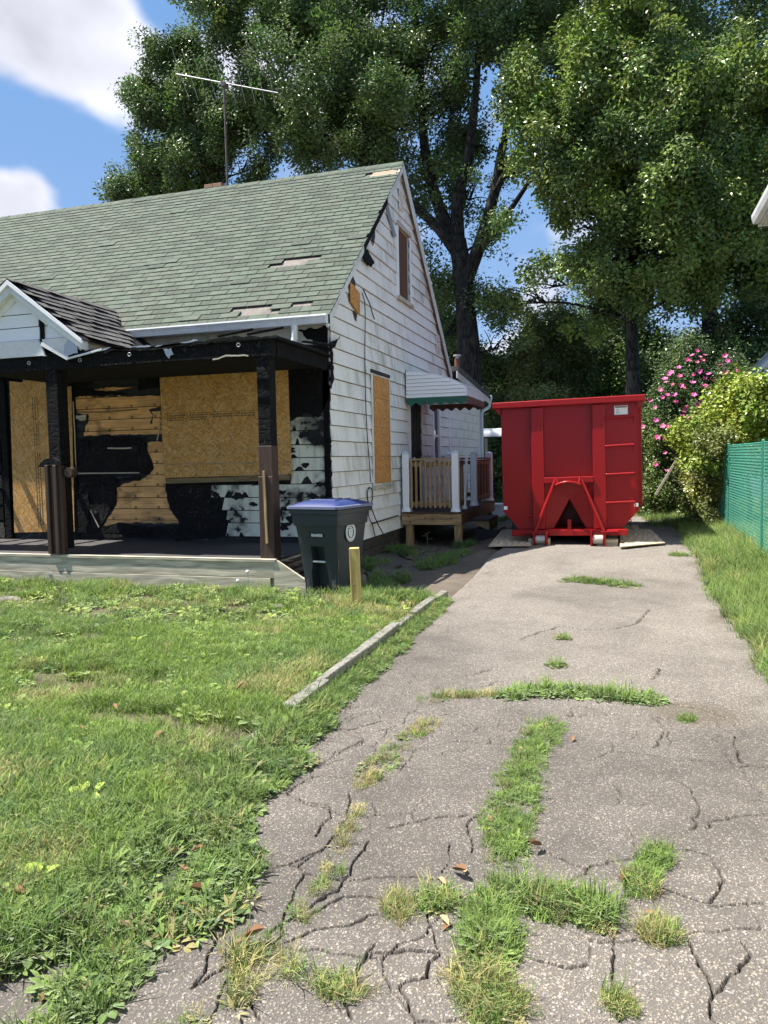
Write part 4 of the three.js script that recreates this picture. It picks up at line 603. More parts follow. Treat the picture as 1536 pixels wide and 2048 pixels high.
// ================================================================ SIDE PORCH, AWNING
{
  const sp = thing('side_porch', 'small wooden side porch with white sleeve posts by the barred door', 'porch');
  const DY = .64, zf = -13.68, zb = -17.5, xl = -3.9, xr = -2.84;
  for (let i = 0; i < 9; i++) { const x = xl + .01 + i * .119; part(sp, 'deck_board', box(x, x + .114, DY - .03, DY, zb, zf + .03, 'z', .005), M.deckWood); }
  part(sp, 'front_rim_board', box(xl - .02, xr + .04, DY - .24, DY - .032, zf - .04, zf, 'x', .006), M.lattWood, 'knotty yellow pine rim board'); part(sp, 'side_rim_board', box(xr - .0, xr + .04, DY - .24, DY - .032, zb, zf - .042, 'z', .006), M.redWood);
  for (const [x, y] of [[-3.78, .55], [-3.47, .53], [-3.33, .51], [-2.99, .52], [-3.76, .45]]) part(sp, 'knot', new THREE.SphereGeometry(.016, 8, 6).scale(1.2, .8, .3).translate(x, y, zf + .001), M.postWood);
  for (const x of [xl + .04, xr - .1]) part(sp, 'support_post', box(x, x + .13, groundY(x, zf) - .05, DY - .24, zf - .18, zf - .05, 'y', .006), M.lattWood); part(sp, 'support_post', box(xr - .1, xr, -.05, DY - .24, zb + .1, zb + .23, 'y'), M.lattWood);
  const post = (x, z, h = 1.07, w = .125) => { const p = pgroup(sp, 'sleeve_post'); part(p, 'sleeve', new RoundedBoxGeometry(w, h, w, 1, .008).translate(x, DY + h / 2, z), M.vinyl); part(p, 'base_skirt', new THREE.CylinderGeometry(w * .76, w * .95, .07, 4, 1).rotateY(Math.PI / 4).translate(x, DY + .035, z), M.vinyl); part(p, 'post_cap', new THREE.ConeGeometry(w * .84, .05, 4).rotateY(Math.PI / 4).translate(x, DY + h + .024, z), M.vinyl); };
  post(-3.84, -13.76); post(-2.91, -13.76); post(-2.91, -15.56); post(-2.90, -17.42); post(-3.84, -17.42);
  part(sp, 'stair_handrail_end', [rod([-2.90, DY, -14.5], [-2.86, DY + 1.02, -14.55], .028, 10), new THREE.CylinderGeometry(.05, .055, .06, 10).translate(-2.90, DY + .03, -14.5)], M.vinyl);
  const rail = (a, b, n, mat) => { // between two posts
    const d = [b[0] - a[0], b[1] - a[1]]; part(sp, 'top_rail', bar([a[0], DY + .96, a[1]], [b[0], DY + .96, b[1]], .09, .035), mat); part(sp, 'upper_rail', bar([a[0], DY + .87, a[1]], [b[0], DY + .87, b[1]], .035, .085), mat); part(sp, 'lower_rail', bar([a[0], DY + .14, a[1]], [b[0], DY + .14, b[1]], .035, .085), mat);
    for (let i = 0; i < n; i++) { const t = (i + .5) / n, x = a[0] + d[0] * t, z = a[1] + d[1] * t, sx = Math.abs(d[0]) > Math.abs(d[1]); part(sp, 'baluster', box(x - .018, x + .018, DY + .07, DY + .93, z - .018 + (sx ? .036 : 0), z + .018 + (sx ? .036 : 0), 'y', .003), i % 3 ? mat : M.lattWood); }
  };
  rail([-3.775, -13.76], [-2.975, -13.76], 9, M.lattWood); rail([-2.91, -15.64], [-2.9, -17.35], 14, M.redWood); rail([-3.775, -17.42], [-2.965, -17.42], 8, M.redWood); rail([-2.91, -13.84], [-2.91, -14.44], 5, M.redWood);
  const st = thing('porch_steps', 'two dark wooden steps beside the side porch', 'steps');
  part(st, 'lower_step', box(-2.74, -2.28, groundY(-2.5, -15) - .02, .24, -15.55, -14.55, 'z', .01), M.iron); part(st, 'upper_tread', box(-2.795, -2.42, .40, .45, -15.55, -14.55, 'z', .008), M.deckWood); part(st, 'stringer', metreUV(plate([[-2.79, .39], [-2.45, .39], [-2.44, .245], [-2.5, .245]], .04, new THREE.Matrix4().setPosition(0, 0, -14.62)), 'x'), M.lattWood); part(st, 'riser', box(-2.46, -2.43, .242, .398, -15.5, -14.64, 'z'), M.postWood);

  const aw = thing('door_awning', 'white slatted metal awning with green scalloped edge over the barred door', 'awning');
  const z0 = -14.14, z1 = -15.95, xo = -2.76, wx = GX + .03;
  const top = (x) => { const t = (x - wx) / (xo - wx); return 3.30 - .22 * t - .16 * Math.pow(t, 4); }, bot = 2.76;
  const outline = []; for (let i = 0; i <= 16; i++) { const x = mix(wx, xo, i / 16); outline.push([x, top(x) - .006]); }
  const rowsN = 8; for (let r = 0; r < rowsN; r++) { // side slats, clipped to the outline
    const y0 = bot + r * .07, y1 = y0 + .066; let xe = xo; while (xe > wx && top(xe) - .01 < y1) xe -= .01; let xe0 = xo; while (xe0 > wx && top(xe0) - .01 < y0) xe0 -= .01; if (xe - wx < .06) continue;
    for (const [z, d] of [[z0, 1], [z1, -1]]) part(aw, 'side_slat', plate([[wx, 0], [xe0, 0], [xe, y1 - y0], [wx, y1 - y0]], .008).rotateX(-.26 * d).translate(0, y0, z + (d > 0 ? .004 : -.012)), M.vinyl);
  }
  part(aw, 'side_backing', [plate([...outline, [xo, bot], [wx, bot]], .004, new THREE.Matrix4().setPosition(0, 0, z0 - .035)), plate([...outline, [xo, bot], [wx, bot]], .004, new THREE.Matrix4().setPosition(0, 0, z1 + .03))], M.gutter);
  for (let i = 0; i < 15; i++) { const za = z0 - .04 - i * .118, pts = outline.map(([x, y]) => [x, y + .012]), under = outline.slice().reverse().map(([x, y]) => [x, y]); part(aw, 'roof_slat', plate([...pts, [xo + .012, bot], [xo, bot], ...under], .10, new THREE.Matrix4().setPosition(0, .0 + (i % 2) * .006, za - .10)), i % 2 ? M.gutter : M.white); }
  const scal = (L, h) => { const p = [[0, h], [0, 0]]; for (let k = 0; k <= L * 60; k++) p.push([k / 60, -.028 + .028 * Math.cos(k / 60 / .19 * 6.283)]); p.push([L, h]); return p; };
  const V = (m, mat, L) => part(aw, 'scalloped_valance', plate(scal(L, .09), .006, m), mat);
  V(new THREE.Matrix4().setPosition(wx, bot - .1, z0 + .004), M.green, xo - wx); V(new THREE.Matrix4().setPosition(wx, bot - .1, z1 - .004), M.rust, xo - wx); V(new THREE.Matrix4().makeBasis(new THREE.Vector3(0, 0, -1), new THREE.Vector3(0, 1, 0), new THREE.Vector3(1, 0, 0)).setPosition(xo + .004, bot - .1, z0), M.rust, z0 - z1);
}
// wall cables and coil
{
  const c = thing('wall_cable', 'loose black cable coil hanging down the side wall', 'cable'); const W = (px, py, dx = .03) => onX(px, py, GX + dx);
  part(c, 'coil', tube([W(740, 975), W(745, 985), W(744, 1002), W(739, 1008), W(735, 998), W(735, 982)], .011, 40, 6, true), M.cable);
  part(c, 'hanging_cable', tube([W(738, 1005), W(737, 1030), W(745, 1050), W(749, 1068), W(752, 1075)], .009, 30, 5), M.cable); part(c, 'hanging_cable', tube([W(740, 1006), W(750, 1035, .05), W(765, 1065, .1), W(783, 1090, .2)], .01, 30, 5), M.cable); part(c, 'hanging_cable', tube([W(736, 1000), W(731, 1030, .06), W(727, 1055, .1), W(724, 1070, .12)], .009, 30, 5), M.cable); part(c, 'wall_run', tube([W(744, 1047, .04), W(760, 1042, .03), W(780, 1036, .03), W(797, 1031, .03)], .012, 20, 5), M.cable);
  const G = (px, py) => { const p = onY(px, py, .03); p.y = groundY(p.x, p.z) + .012; return p; };
  solo('ground_cable', tube([G(795, 1105), G(815, 1115), G(850, 1122), G(820, 1137), G(780, 1150), G(745, 1155)], .012, 60, 6), M.cable, 'black cable snaking over the flagstones beside the house', 'cable');
}
// TV antenna on the ridge
{
  const a = thing('tv_antenna', 'old multi rod television antenna on a tall mast above the ridge', 'antenna'); const P = (x, y) => onZ(x, y, -14.3);
  part(a, 'mast', rod([P(455, 372).x, 6.9, -14.3], P(448, 168), .022, 8), M.mast); const b0 = P(352, 148), b1 = P(556, 186); part(a, 'boom', rod(b0, b1, .012, 6), M.alu);
  for (let i = 0; i < 10; i++) { const t = .05 + i * .1, p = b0.clone().lerp(b1, t), l = .62 - .035 * i, tilt = .35; part(a, 'rod', rod([p.x - .28 * l, p.y - l * tilt, p.z - l * .95], [p.x + .28 * l, p.y + l * tilt, p.z + l * .95], .005, 5), M.alu); }
  part(a, 'clamp', box(P(448, 168).x - .04, P(448, 168).x + .04, P(448, 168).y - .06, P(448, 168).y + .03, -14.35, -14.25), M.mast);
}

// ================================================================ TRASH CART AND STAKE
function loft(sections, capTop = true, capBottom = true, crease = .6) {       // rings of equal length, bottom to top, counter-clockwise seen from above
  const n = sections[0].length, p = [], ix = [];
  for (const s of sections) for (const v of s) p.push(...v);
  for (let j = 0; j + 1 < sections.length; j++) for (let i = 0; i < n; i++) { const a = j * n + i, b = j * n + (i + 1) % n; ix.push(a, b, b + n, a, b + n, a + n); }
  const cap = (j, flip) => { const s = sections[j], f = THREE.ShapeUtils.triangulateShape(s.map((v) => new THREE.Vector2(v[0], v[2])), []); for (const t of f) flip ? ix.push(j * n + t[0], j * n + t[1], j * n + t[2]) : ix.push(j * n + t[0], j * n + t[2], j * n + t[1]); };
  if (capTop) cap(sections.length - 1, false); if (capBottom) cap(0, true);
  let g = new THREE.BufferGeometry(); g.setAttribute('position', new THREE.Float32BufferAttribute(p, 3)); g.setIndex(ix); g = g.toNonIndexed(); g.computeVertexNormals(); g.setAttribute('uv', new THREE.BufferAttribute(new Float32Array(g.attributes.position.count * 2), 2));
  return metreUV(toCreasedNormals(g, crease), 'y');
}
{
  const c = thing('trash_cart', 'dark wheeled trash cart with blue lid and round white seal by the porch', 'trash cart', [-3.35, .005, -8.63]); c.rotation.y = -.19;
  const ring = (y, w, d, nd, nw, o = 0) => { const r = .05, F = d + o; return [[-nw, y, F - nd], [nw, y, F - nd], [nw + .02, y, F], [w - r, y, F], [w - r * .3, y, F - r * .3], [w, y, F - r], [w, y, -d + r], [w - r * .3, y, -d + r * .3], [w - r, y, -d], [-w + r, y, -d], [-w + r * .3, y, -d + r * .3], [-w, y, -d + r], [-w, y, F - r], [-w + r * .3, y, F - r * .3], [-w + r, y, F], [-nw - .02, y, F]]; };
  const W = (y) => mix(.235, .29, y / 1.0), Dp = (y) => mix(.25, .36, y / 1.0), rows = [];
  for (const [y, nd, nw, ex] of [[0, .12, .10, 0], [.12, .13, .10, 0], [.30, .13, .095, 0], [.36, .13, .075, .004], [.42, .13, .07, .008], [.60, .10, .075, .012], [.605, .0, .075, .014], [.70, 0, .08, .02], [.84, 0, .08, .03], [.845, 0, .08, .055], [.93, 0, .08, .06], [.96, 0, .08, .05], [1.0, 0, .08, .05]]) rows.push(ring(y, W(y) + ex * .5 + (y > .84 ? .012 : 0), Dp(y), nd, nw, ex * .6));
  part(c, 'body', loft(rows, true, true, .5), M.cart);
  part(c, 'rim', loft([[.985, .0], [.99, .03], [1.035, .03], [1.04, .01]].map(([y, e]) => ring(y, W(1) + .035 + e, Dp(1) + .03 + e, 0, .1)), true, true, .5), M.cart);
  for (const s of [-1, 1]) part(c, 'front_foot', loft([ring(.0, .055, .03, 0, .01), ring(.28, .052, .03, 0, .01), ring(.40, .068, .025, 0, .01), ring(.58, .06, .01, 0, .01)].map((r) => r.map(([x, y, z]) => [x + s * (.175 + y * .03), y, z + mix(.228, .30, y)])), true, true, .5), M.cartScuff);
  part(c, 'catch_bar', rod([-.10, .42, .285], [.10, .42, .285], .012, 10), std([.55, .58, .55], .5));
  const lid = pgroup(c, 'lid', 'flat blue lid with raised middle');
  part(lid, 'lid_rim', loft([[1.042, .0], [1.046, .022], [1.075, .022], [1.08, .0]].map(([y, e]) => ring(y, .345 + e, .40 + e, 0, .12, .015)), true, true, .4), std([.11, .13, .22], .5)); part(lid, 'lid_panel', loft([[1.078, .0], [1.10, -.03], [1.125, -.10], [1.135, -.16]].map(([y, e]) => ring(y, .33 + e, .385 + e, 0, .1 + e * .3)), true, true, .5), M.lid); part(lid, 'lid_ridge', new RoundedBoxGeometry(.36, .02, .12, 2, .008).translate(0, 1.135, .14), M.lid); part(lid, 'lid_rib', [-.12, 0, .12].map((x) => new RoundedBoxGeometry(.02, .012, .4, 1, .004).translate(x, 1.139, -.05)), M.lid);
  part(c, 'handle', [rod([-.26, .99, -.44], [.26, .99, -.44], .016, 8), rod([-.26, .99, -.44], [-.26, .97, -.34], .016), rod([.26, .99, -.44], [.26, .97, -.34], .016)], M.cart);
  for (const s of [-1, 1]) { const w = pgroup(c, 'wheel'); part(w, 'tyre', new THREE.TorusGeometry(.105, .03, 10, 24).rotateY(Math.PI / 2).translate(s * .255, .135, -.27), M.black); part(w, 'hub', new THREE.CylinderGeometry(.09, .09, .03, 18).rotateZ(Math.PI / 2).translate(s * .255, .135, -.27), M.cartScuff); }
  const lab = canvasTex(512, 128, (g, w, h) => { g.fillStyle = '#1c242b'; g.fillRect(0, 0, w, h); g.fillStyle = '#dfe4e2'; g.font = 'bold 104px sans-serif'; g.textAlign = 'center'; g.textBaseline = 'middle'; g.fillText('R644058', w / 2, h / 2 + 4, w * .96); }, { wrap: false });
  const t = part(c, 'number_print', new THREE.PlaneGeometry(.19, .056), std([1, 1, 1], .6, { map: lab }), 'white stencilled number R644058'); t.position.set(.015, .74, Dp(.74) + .026); t.rotation.x = .02;
  const seal = canvasTex(256, 256, (g, w) => {
    g.fillStyle = '#cfd6d9'; g.beginPath(); g.arc(128, 128, 126, 0, 7); g.fill(); g.fillStyle = '#1a2027'; g.beginPath(); g.arc(128, 128, 82, 0, 7); g.fill(); g.lineWidth = 5; g.strokeStyle = '#1a2027'; g.beginPath(); g.arc(128, 128, 116, 0, 7); g.stroke();
    for (let i = 0; i < 22; i++) { const a = i / 22 * 6.283; g.save(); g.translate(128 + Math.cos(a) * 99, 128 + Math.sin(a) * 99); g.rotate(a + 1.57); g.fillRect(-5, -9, i % 3 ? 10 : 4, 17); g.restore(); }
    g.fillStyle = '#c3cdd2'; g.beginPath(); g.moveTo(76, 84); g.lineTo(180, 84); g.lineTo(180, 140); g.quadraticCurveTo(172, 182, 128, 204); g.quadraticCurveTo(84, 182, 76, 140); g.fill(); g.fillStyle = '#7f8b93'; for (const [x, y, a, b] of [[92, 104, 72, 6], [98, 122, 60, 5], [104, 140, 48, 6], [112, 158, 32, 5], [126, 98, 5, 84]]) g.fillRect(x, y, a, b); g.fillStyle = '#c3cdd2'; g.beginPath(); g.ellipse(128, 68, 34, 10, 0, 0, 7); g.fill();
  }, { wrap: false });
  const e = part(c, 'round_seal', new THREE.CircleGeometry(.115, 40), std([1, 1, 1], .55, { map: seal }), 'round white printed seal with a shield'); e.position.set(W(.8) + .0275, .76, .07); e.rotation.y = Math.PI / 2; e.rotation.z = 0;
  const s = thing('wooden_stake', 'short square yellow pine post standing in the grass before the trash cart', 'post'); const q = onY(714, 1221, .04);
  const sg = new RoundedBoxGeometry(.102, .74, .102, 2, .006).translate(0, .29, 0), sp = sg.attributes.position; for (let i = 0; i < sp.count; i++) if (sp.getY(i) > .7) sp.setY(i, sp.getY(i) + sp.getX(i) * .12); sg.computeVertexNormals();
  const sb = part(s, 'stake_shaft', metreUV(sg, 'y'), M.stake); part(s, 'knot_mark', [new THREE.SphereGeometry(.014, 10, 8).scale(1, 1.3, .25).translate(-.008, .28, .051), new THREE.SphereGeometry(.008, 8, 6).scale(1, 1, .3).translate(.008, .07, .051)], M.lattWood); s.position.set(q.x, .04, q.z); s.rotation.set(.01, .26, .02);
}

// ================================================================ DUMPSTER
{
  const CX = -.85, GY = .135, d = thing('dumpster', 'large red steel roll off dumpster with ladder rungs at the head of the driveway', 'dumpster', [CX, GY, -13.1]); d.rotation.z = .017;
  const L = 4.4, wB = 1.105, top = 2.33, mk = (poly, dep, z) => plate(poly, dep, new THREE.Matrix4().setPosition(0, 0, z));
  // front bulkhead with chamfered lower corners
  const chW = .84, y0 = .26, yc = .56;
  part(d, 'front_panel', metreUV(mk([[-wB, yc], [-chW, y0], [-.395, y0], [-.395, 1.06], [.395, 1.06], [.395, y0], [chW, y0], [wB, yc], [wB, top], [-wB, top]], .02, -.12), 'y'), M.red);
  for (const s of [-1, 1]) { part(d, 'side_panel', box(s > 0 ? wB - .02 : -wB, s > 0 ? wB : -wB + .02, yc, top, -L, -.121, 'z', .002), M.red); part(d, 'side_chamfer', mk([[s * chW, y0], [s * wB, yc], [s * (wB - .02), yc], [s * (chW - .02), y0]], L - .13, -L), M.red); for (let i = 0; i < 6; i++) part(d, 'side_rib', box(s > 0 ? wB + .001 : -wB - .075, s > 0 ? wB + .075 : -wB - .001, yc + .02, top - .06, -.9 - i * .6, -.82 - i * .6, 'y', .01), M.red); }
  part(d, 'floor', box(-chW, chW, y0 - .03, y0 - .001, -L, -.2, 'x', 0), M.red); part(d, 'tailgate', box(-wB, wB, y0, top, -L - .04, -L - .01, 'x'), M.red);
  for (const s of [-1, 1]) part(d, 'bulkhead_post', box(s * .495 - .1, s * .495 + .1, y0 + .001, top - .03, -.1, .0, 'y', .012), M.red);
  part(d, 'top_rail', box(-wB - .12, wB + .12, top - .02, top + .085, -.2, .05, 'x', .016), M.red, 'front top rail'); for (const s of [-1, 1]) part(d, 'top_rail', box(s > 0 ? wB - .01 : -wB - .12, s > 0 ? wB + .12 : -wB + .01, top - .02, top + .083, -L - .05, -.202, 'z', .016), M.red);
  for (const s of [-1, 1]) part(d, 'rail_gusset', mk([[s * wB, top - .02], [s * (wB + .1), top - .02], [s * wB, top - .14]], .03, -.02), M.red);
  // recessed hook pocket: sloping V sheet, cross rail, A-frame
  const V = new THREE.BufferGeometry(), ap = [0, .76, -.16], tl = [-.395, 1.06, -.11], tr = [.395, 1.06, -.11], bl = [-.28, y0, -.5], br = [.28, y0, -.5], cl = [-.395, y0, -.11], cr = [.395, y0, -.11];
  V.setAttribute('position', new THREE.Float32BufferAttribute([tl, cl, ap, cl, [-.27, y0, -.13], ap, tl, ap, tr, ap, [.27, y0, -.13], cr, ap, cr, tr].flat(), 3)); V.computeVertexNormals(); V.setAttribute('uv', new THREE.Float32BufferAttribute(new Float32Array(30), 2));
  part(d, 'pocket_sheet', metreUV(V, 'x'), new THREE.MeshPhysicalMaterial().copy(M.red)); d.children.at(-1).material.side = THREE.DoubleSide;
  part(d, 'pocket_interior', [box(-.39, .39, y0, 1.05, -1.2, -1.18, 'x', 0), box(-.39, .39, 1.052, 1.06, -1.2, -.121, 'x', 0), box(-.40, -.39, y0, 1.05, -1.2, -.121, 'z', 0), box(.39, .40, y0, 1.05, -1.2, -.121, 'z', 0)], M.red);
  part(d, 'cross_rail', box(-.40, .40, 1.03, 1.13, -.09, .03, 'x', .01), M.red);
  for (const s of [-1, 1]) { part(d, 'hook_strut', rod([s * .20, 1.10, .05], [s * .55, .24, .12], .03, 14), M.red); part(d, 'strut_gusset', bar([s * .2, 1.13, .05], [s * .17, .98, .09], .03, .05), M.red); }
  part(d, 'lift_hook_bar', tube([[-.2, 1.0, .1], [-.1, 1.035, .14], [0, 1.05, .16], [.1, 1.035, .14], [.2, 1.0, .1]], .024, 20, 12), M.red);
  part(d, 'front_crossmember', box(-.95, .92, .155, .255, -.12, .06, 'x', .012), M.red); part(d, 'centre_lug', [box(-.03, .03, .2, .42, -.06, .02, 'y', .008), box(-.07, .07, .16, .26, .062, .075, 'x', .004)], M.red);
  for (const x of [-.46, .46]) { const r = pgroup(d, 'ground_roller'); part(r, 'roller_drum', new THREE.CylinderGeometry(.075, .075, .17, 24).rotateZ(Math.PI / 2).translate(x, .10, .15), M.steel); for (const o of [-.105, .105]) part(r, 'roller_cheek', mk([[x + o - .014, 0], [x + o + .014, 0], [x + o + .014, .24], [x + o - .014, .24]], .18, .05), M.red); part(r, 'roller_flange', [new THREE.CylinderGeometry(.088, .088, .014, 24).rotateZ(Math.PI / 2).translate(x - .083, .10, .15), new THREE.CylinderGeometry(.088, .088, .014, 24).rotateZ(Math.PI / 2).translate(x + .083, .10, .15)], M.red); part(r, 'shoe_plate', bar([x + (x < 0 ? -.32 : .05), .225, .12], [x + (x < 0 ? -.05 : .32), .235, .12], .16, .016), M.red); }
  part(d, 'main_sill', [box(-.62, -.46, .02, .155, -L, -.1, 'z'), box(.46, .62, .02, .155, -L, -.1, 'z')], M.black);
  // ladder rungs, stubs, stickers, chains
  for (let i = 0; i < 4; i++) { const y = 2.075 - i * .462; part(d, 'ladder_rung', [rod([.60, y, .0], [1.04, y + .012, .0], .018, 10), rod([1.04, y + .012, .0], [1.04, y - .005, -.11], .014, 10), rod([1.045, y + .01, -.09], [1.05, y - .12, -.095], .008, 6), new THREE.SphereGeometry(.02, 10, 8).translate(.61, y, 0)], M.red); }
  part(d, 'rope_hook', rod([-.70, .49, -.02], [-.60, .49, -.02], .018, 10), M.red);
  const stk = canvasTex(256, 180, (g, w, h) => { g.fillStyle = '#e4e6e8'; g.fillRect(0, 0, w, h); g.strokeStyle = '#9aa0a6'; g.lineWidth = 8; g.strokeRect(4, 4, w - 8, h - 8); g.fillStyle = '#5a1712'; g.fillRect(20, 16, w - 40, 24); g.fillStyle = '#59606a'; for (const [x, y, a] of [[50, 66, 36], [50, 78, 26], [36, 100, 62], [36, 112, 40], [36, 134, 90], [36, 148, 60]]) g.fillRect(x, y, a, 6); }, { wrap: false });
  const sk = part(d, 'warning_label', new THREE.PlaneGeometry(.215, .15), std([1, 1, 1], .5, { map: stk }), 'white warning label with dark band'); sk.position.set(.85, 2.19, -.0975);
  for (const [x, y] of [[-1.065, .625], [1.065, .64]]) part(d, 'reflector', box(x - .03, x + .03, y - .03, y + .03, -.099, -.094, 'x', .002), M.vinyl);
  for (const s of [-1, 1]) { const ch = pgroup(d, 'safety_chain'); for (let i = 0; i < 7; i++) { const t = new THREE.TorusGeometry(.02, .006, 6, 12); if (i % 2) t.rotateY(Math.PI / 2); part(ch, 'chain_link', t.translate(s * .97, .43 - i * .03, -.3), M.iron); } }
  // timbers and sheets under it
  for (const [x0, x1] of [[1057, 1099], [1193, 1236]]) { const a = onZ(x0, 1096, -12.98), b = onZ(x1, 1096, -12.98); solo('timber_block', box(a.x, b.x, .125, .245, -13.25, -12.96, 'x', .008), M.ply, x0 < 1100 ? 'short timber block under the dumpster roller beside the porch steps' : 'short timber block under the dumpster roller beside the fence', 'timber', 'blocks under the dumpster'); }
  const sheet = (pts, label) => { const p = pts.map(([x, y]) => onY(x, y, .15)), g = plate(p.map((v) => [v.x, -v.z]), .015, new THREE.Matrix4().makeBasis(new THREE.Vector3(1, 0, 0), new THREE.Vector3(0, 0, -1), new THREE.Vector3(0, 1, 0)).setPosition(0, .172, 0)); solo('plywood_sheet', metreUV(g, 'z'), M.ply, label, 'plywood', 'sheets under the dumpster'); };
  sheet([[977, 1096], [1004, 1063], [1060, 1062], [1062, 1095]], 'weathered plywood sheet on the ground beside the porch steps'); sheet([[1240, 1098], [1330, 1090], [1302, 1062], [1278, 1062], [1276, 1054], [1240, 1053]], 'weathered plywood sheet on the ground beside the grass verge');
}
console.log('dumpster done');

// ================================================================ KERB, FLAGSTONES, FENCE, CARPORT, NEIGHBOURS
{
  const k = thing('edging_kerb', 'low broken concrete edging between lawn and driveway', 'kerb'); let z = -1.3;
  while (z > -8.2) { const l = rr(.55, 1.0), x = -1.99 + rr(-.012, .012), h = rr(.06, .105) + .02 * ss(-3, -5, z) - .05 * ss(-6.8, -8.2, z) - .045 * ss(-3.7, -2.9, z); const g = new RoundedBoxGeometry(.085, .24, l - .012, 2, .014), p = g.attributes.position; for (let i = 0; i < p.count; i++) { const Y = p.getY(i) > 0 ? 1 : 0; p.setX(i, p.getX(i) + .012 * (fbm(p.getZ(i) * 7 + z * 3, Y * 5, 3) - .5)); p.setY(i, p.getY(i) + Y * .02 * (fbm(p.getZ(i) * 9 + z, p.getX(i) * 30, 3) - .5)); } g.computeVertexNormals(); const m = part(k, 'kerb_block', metreUV(g, 'z', [z, 0]), M.concrete); m.position.set(x, h - .12, z - l / 2); m.rotation.set(rr(-.012, .012), rr(-.02, .02), rr(-.12, .12)); z -= l; }
  const flags = [[[805, 1130], [845, 1122], [850, 1138], [800, 1142]], [[745, 1128], [800, 1118], [812, 1128], [748, 1146]], [[760, 1140], [838, 1140], [818, 1152], [742, 1160]], [[850, 1108], [905, 1106], [880, 1116], [835, 1120]], [[835, 1100], [880, 1097], [870, 1104], [830, 1107]]];
  const fl = ['flagstone nearest the trash cart', 'a'];
  flags.forEach((f, i) => { const p = f.map(([x, y]) => onY(x, y, .02)); solo('flagstone', metreUV(plate(ragged(p.map((v) => [v.x, -v.z]), .12, .03, i), .04, new THREE.Matrix4().makeBasis(new THREE.Vector3(1, 0, 0), new THREE.Vector3(0, 0, -1), new THREE.Vector3(0, 1, 0)).setPosition(0, groundY(p[0].x, p[0].z) + .0, 0)), 'x'), M.stone, 'flat grey flagstone set in bare soil beside the house', 'flagstone', 'flagstones beside the house'); });
  for (const [px, py, s] of [[555, 1217, .07], [100, 1300, .04], [20, 1203, .12], [470, 1205, .05]]) { const p = onY(px, py, .06), g = new THREE.IcosahedronGeometry(s, 2).scale(1.3, .4, .8), a = g.attributes.position; for (let i = 0; i < a.count; i++) { const f = 1 + .5 * (fbm3(a.getX(i) * 14 + px, a.getY(i) * 14, a.getZ(i) * 14, 2) - .5); a.setXYZ(i, a.getX(i) * f, a.getY(i) * f, a.getZ(i) * f); } g.computeVertexNormals(); g.translate(p.x, .075, p.z); solo('stone', metreUV(g), std([.5, .49, .45], .9, { map: T.concrete }), 'small pale stone lying in the lawn before the porch', 'stone', 'stones in the lawn'); }

  const f = thing('chain_link_fence', 'green vinyl coated chain link fence along the grass verge', 'fence');
  const X = (zz) => 1.76 - .30 * ss(-15, -23, zz), top = 1.74, gy = .1;
  for (const zz of [-4.6, -7.9, -11.2, -14.62, -18.4, -22.6]) part(f, 'fence_post', [rod([X(zz), 0, zz], [X(zz), top + .02, zz], .022, 12), new THREE.SphereGeometry(.024, 10, 8).translate(X(zz), top + .02, zz)], M.greenPost);
  part(f, 'top_rail', tube([-4.5, -8, -11, -14.6, -17, -20, -22.7].map((zz) => [X(zz), top, zz]), .007, 60, 6), M.greenWire); part(f, 'bottom_wire', tube([-4.5, -8, -11, -14.6, -17, -20, -22.7].map((zz) => [X(zz), gy, zz]), .004, 60, 5), M.greenWire);
  const wires = [], step = .088; for (let zz = -4.6; zz > -22.6 - 1.7; zz -= step) for (const s of [1, -1]) { let a = [zz + (s > 0 ? 0 : -(top - gy)), gy], b = [zz + (s > 0 ? -(top - gy) : 0), top]; const n = 2, pts = []; const cut = (v) => clamp(v, -22.6, -4.6); const t0 = (cut(a[0]) - a[0]) / (b[0] - a[0]), t1 = (cut(b[0]) - a[0]) / (b[0] - a[0]); if (Math.abs(t1 - t0) < .02) continue; const P = (t) => { const w = mix(a[0], b[0], t); return [X(w) + s * .004, mix(a[1], b[1], t), w]; }; for (let i = 0; i < n; i++) { const g = rod(P(mix(t0, t1, i / n)), P(mix(t0, t1, (i + 1) / n)), .0024, 4); g.deleteAttribute('uv'); g.setAttribute('uv', new THREE.BufferAttribute(new Float32Array(g.attributes.position.count * 2), 2)); wires.push(g); } }
  const mesh = part(f, 'wire_mesh', wires, M.greenWire); mesh.userData.kind = 'stuff';
  const lp = [onZ(1311, 990, -18.8), onZ(1352, 922, -18.8)]; solo('leaning_pole', bar(lp[0].toArray(), lp[1].toArray(), .07, .05), std([.95, .85, .66], .8, { map: T.grain }), 'pale bare board leaning against the green fence', 'board');

  const c = thing('carport', 'low white metal carport roof behind the dumpster', 'carport'); const y = 2.25;
  const rf = []; for (let i = 0; i <= 10; i++) { const a = i / 10 * Math.PI / 2; rf.push([Math.sin(a) * .3, Math.cos(a) * .26 - .26]); }
  part(c, 'roof_sheet', plate([[-3.2, .1], ...rf.map(([u, v]) => [u, v]), [.27, -.26], [.0, -.04], [-3.2, .06]], 6.0, new THREE.Matrix4().makeBasis(new THREE.Vector3(0, 0, 1), new THREE.Vector3(0, 1, 0), new THREE.Vector3(-1, 0, 0)).setPosition(1.2, 2.52, -24.0)), M.vinyl); for (const [x, z] of [[-4.6, -23.9], [1.0, -23.9], [-4.6, -27], [1.0, -27]]) part(c, 'carport_post', box(x - .05, x + .05, 0, 2.3, z - .05, z + .05, 'y'), M.vinyl);
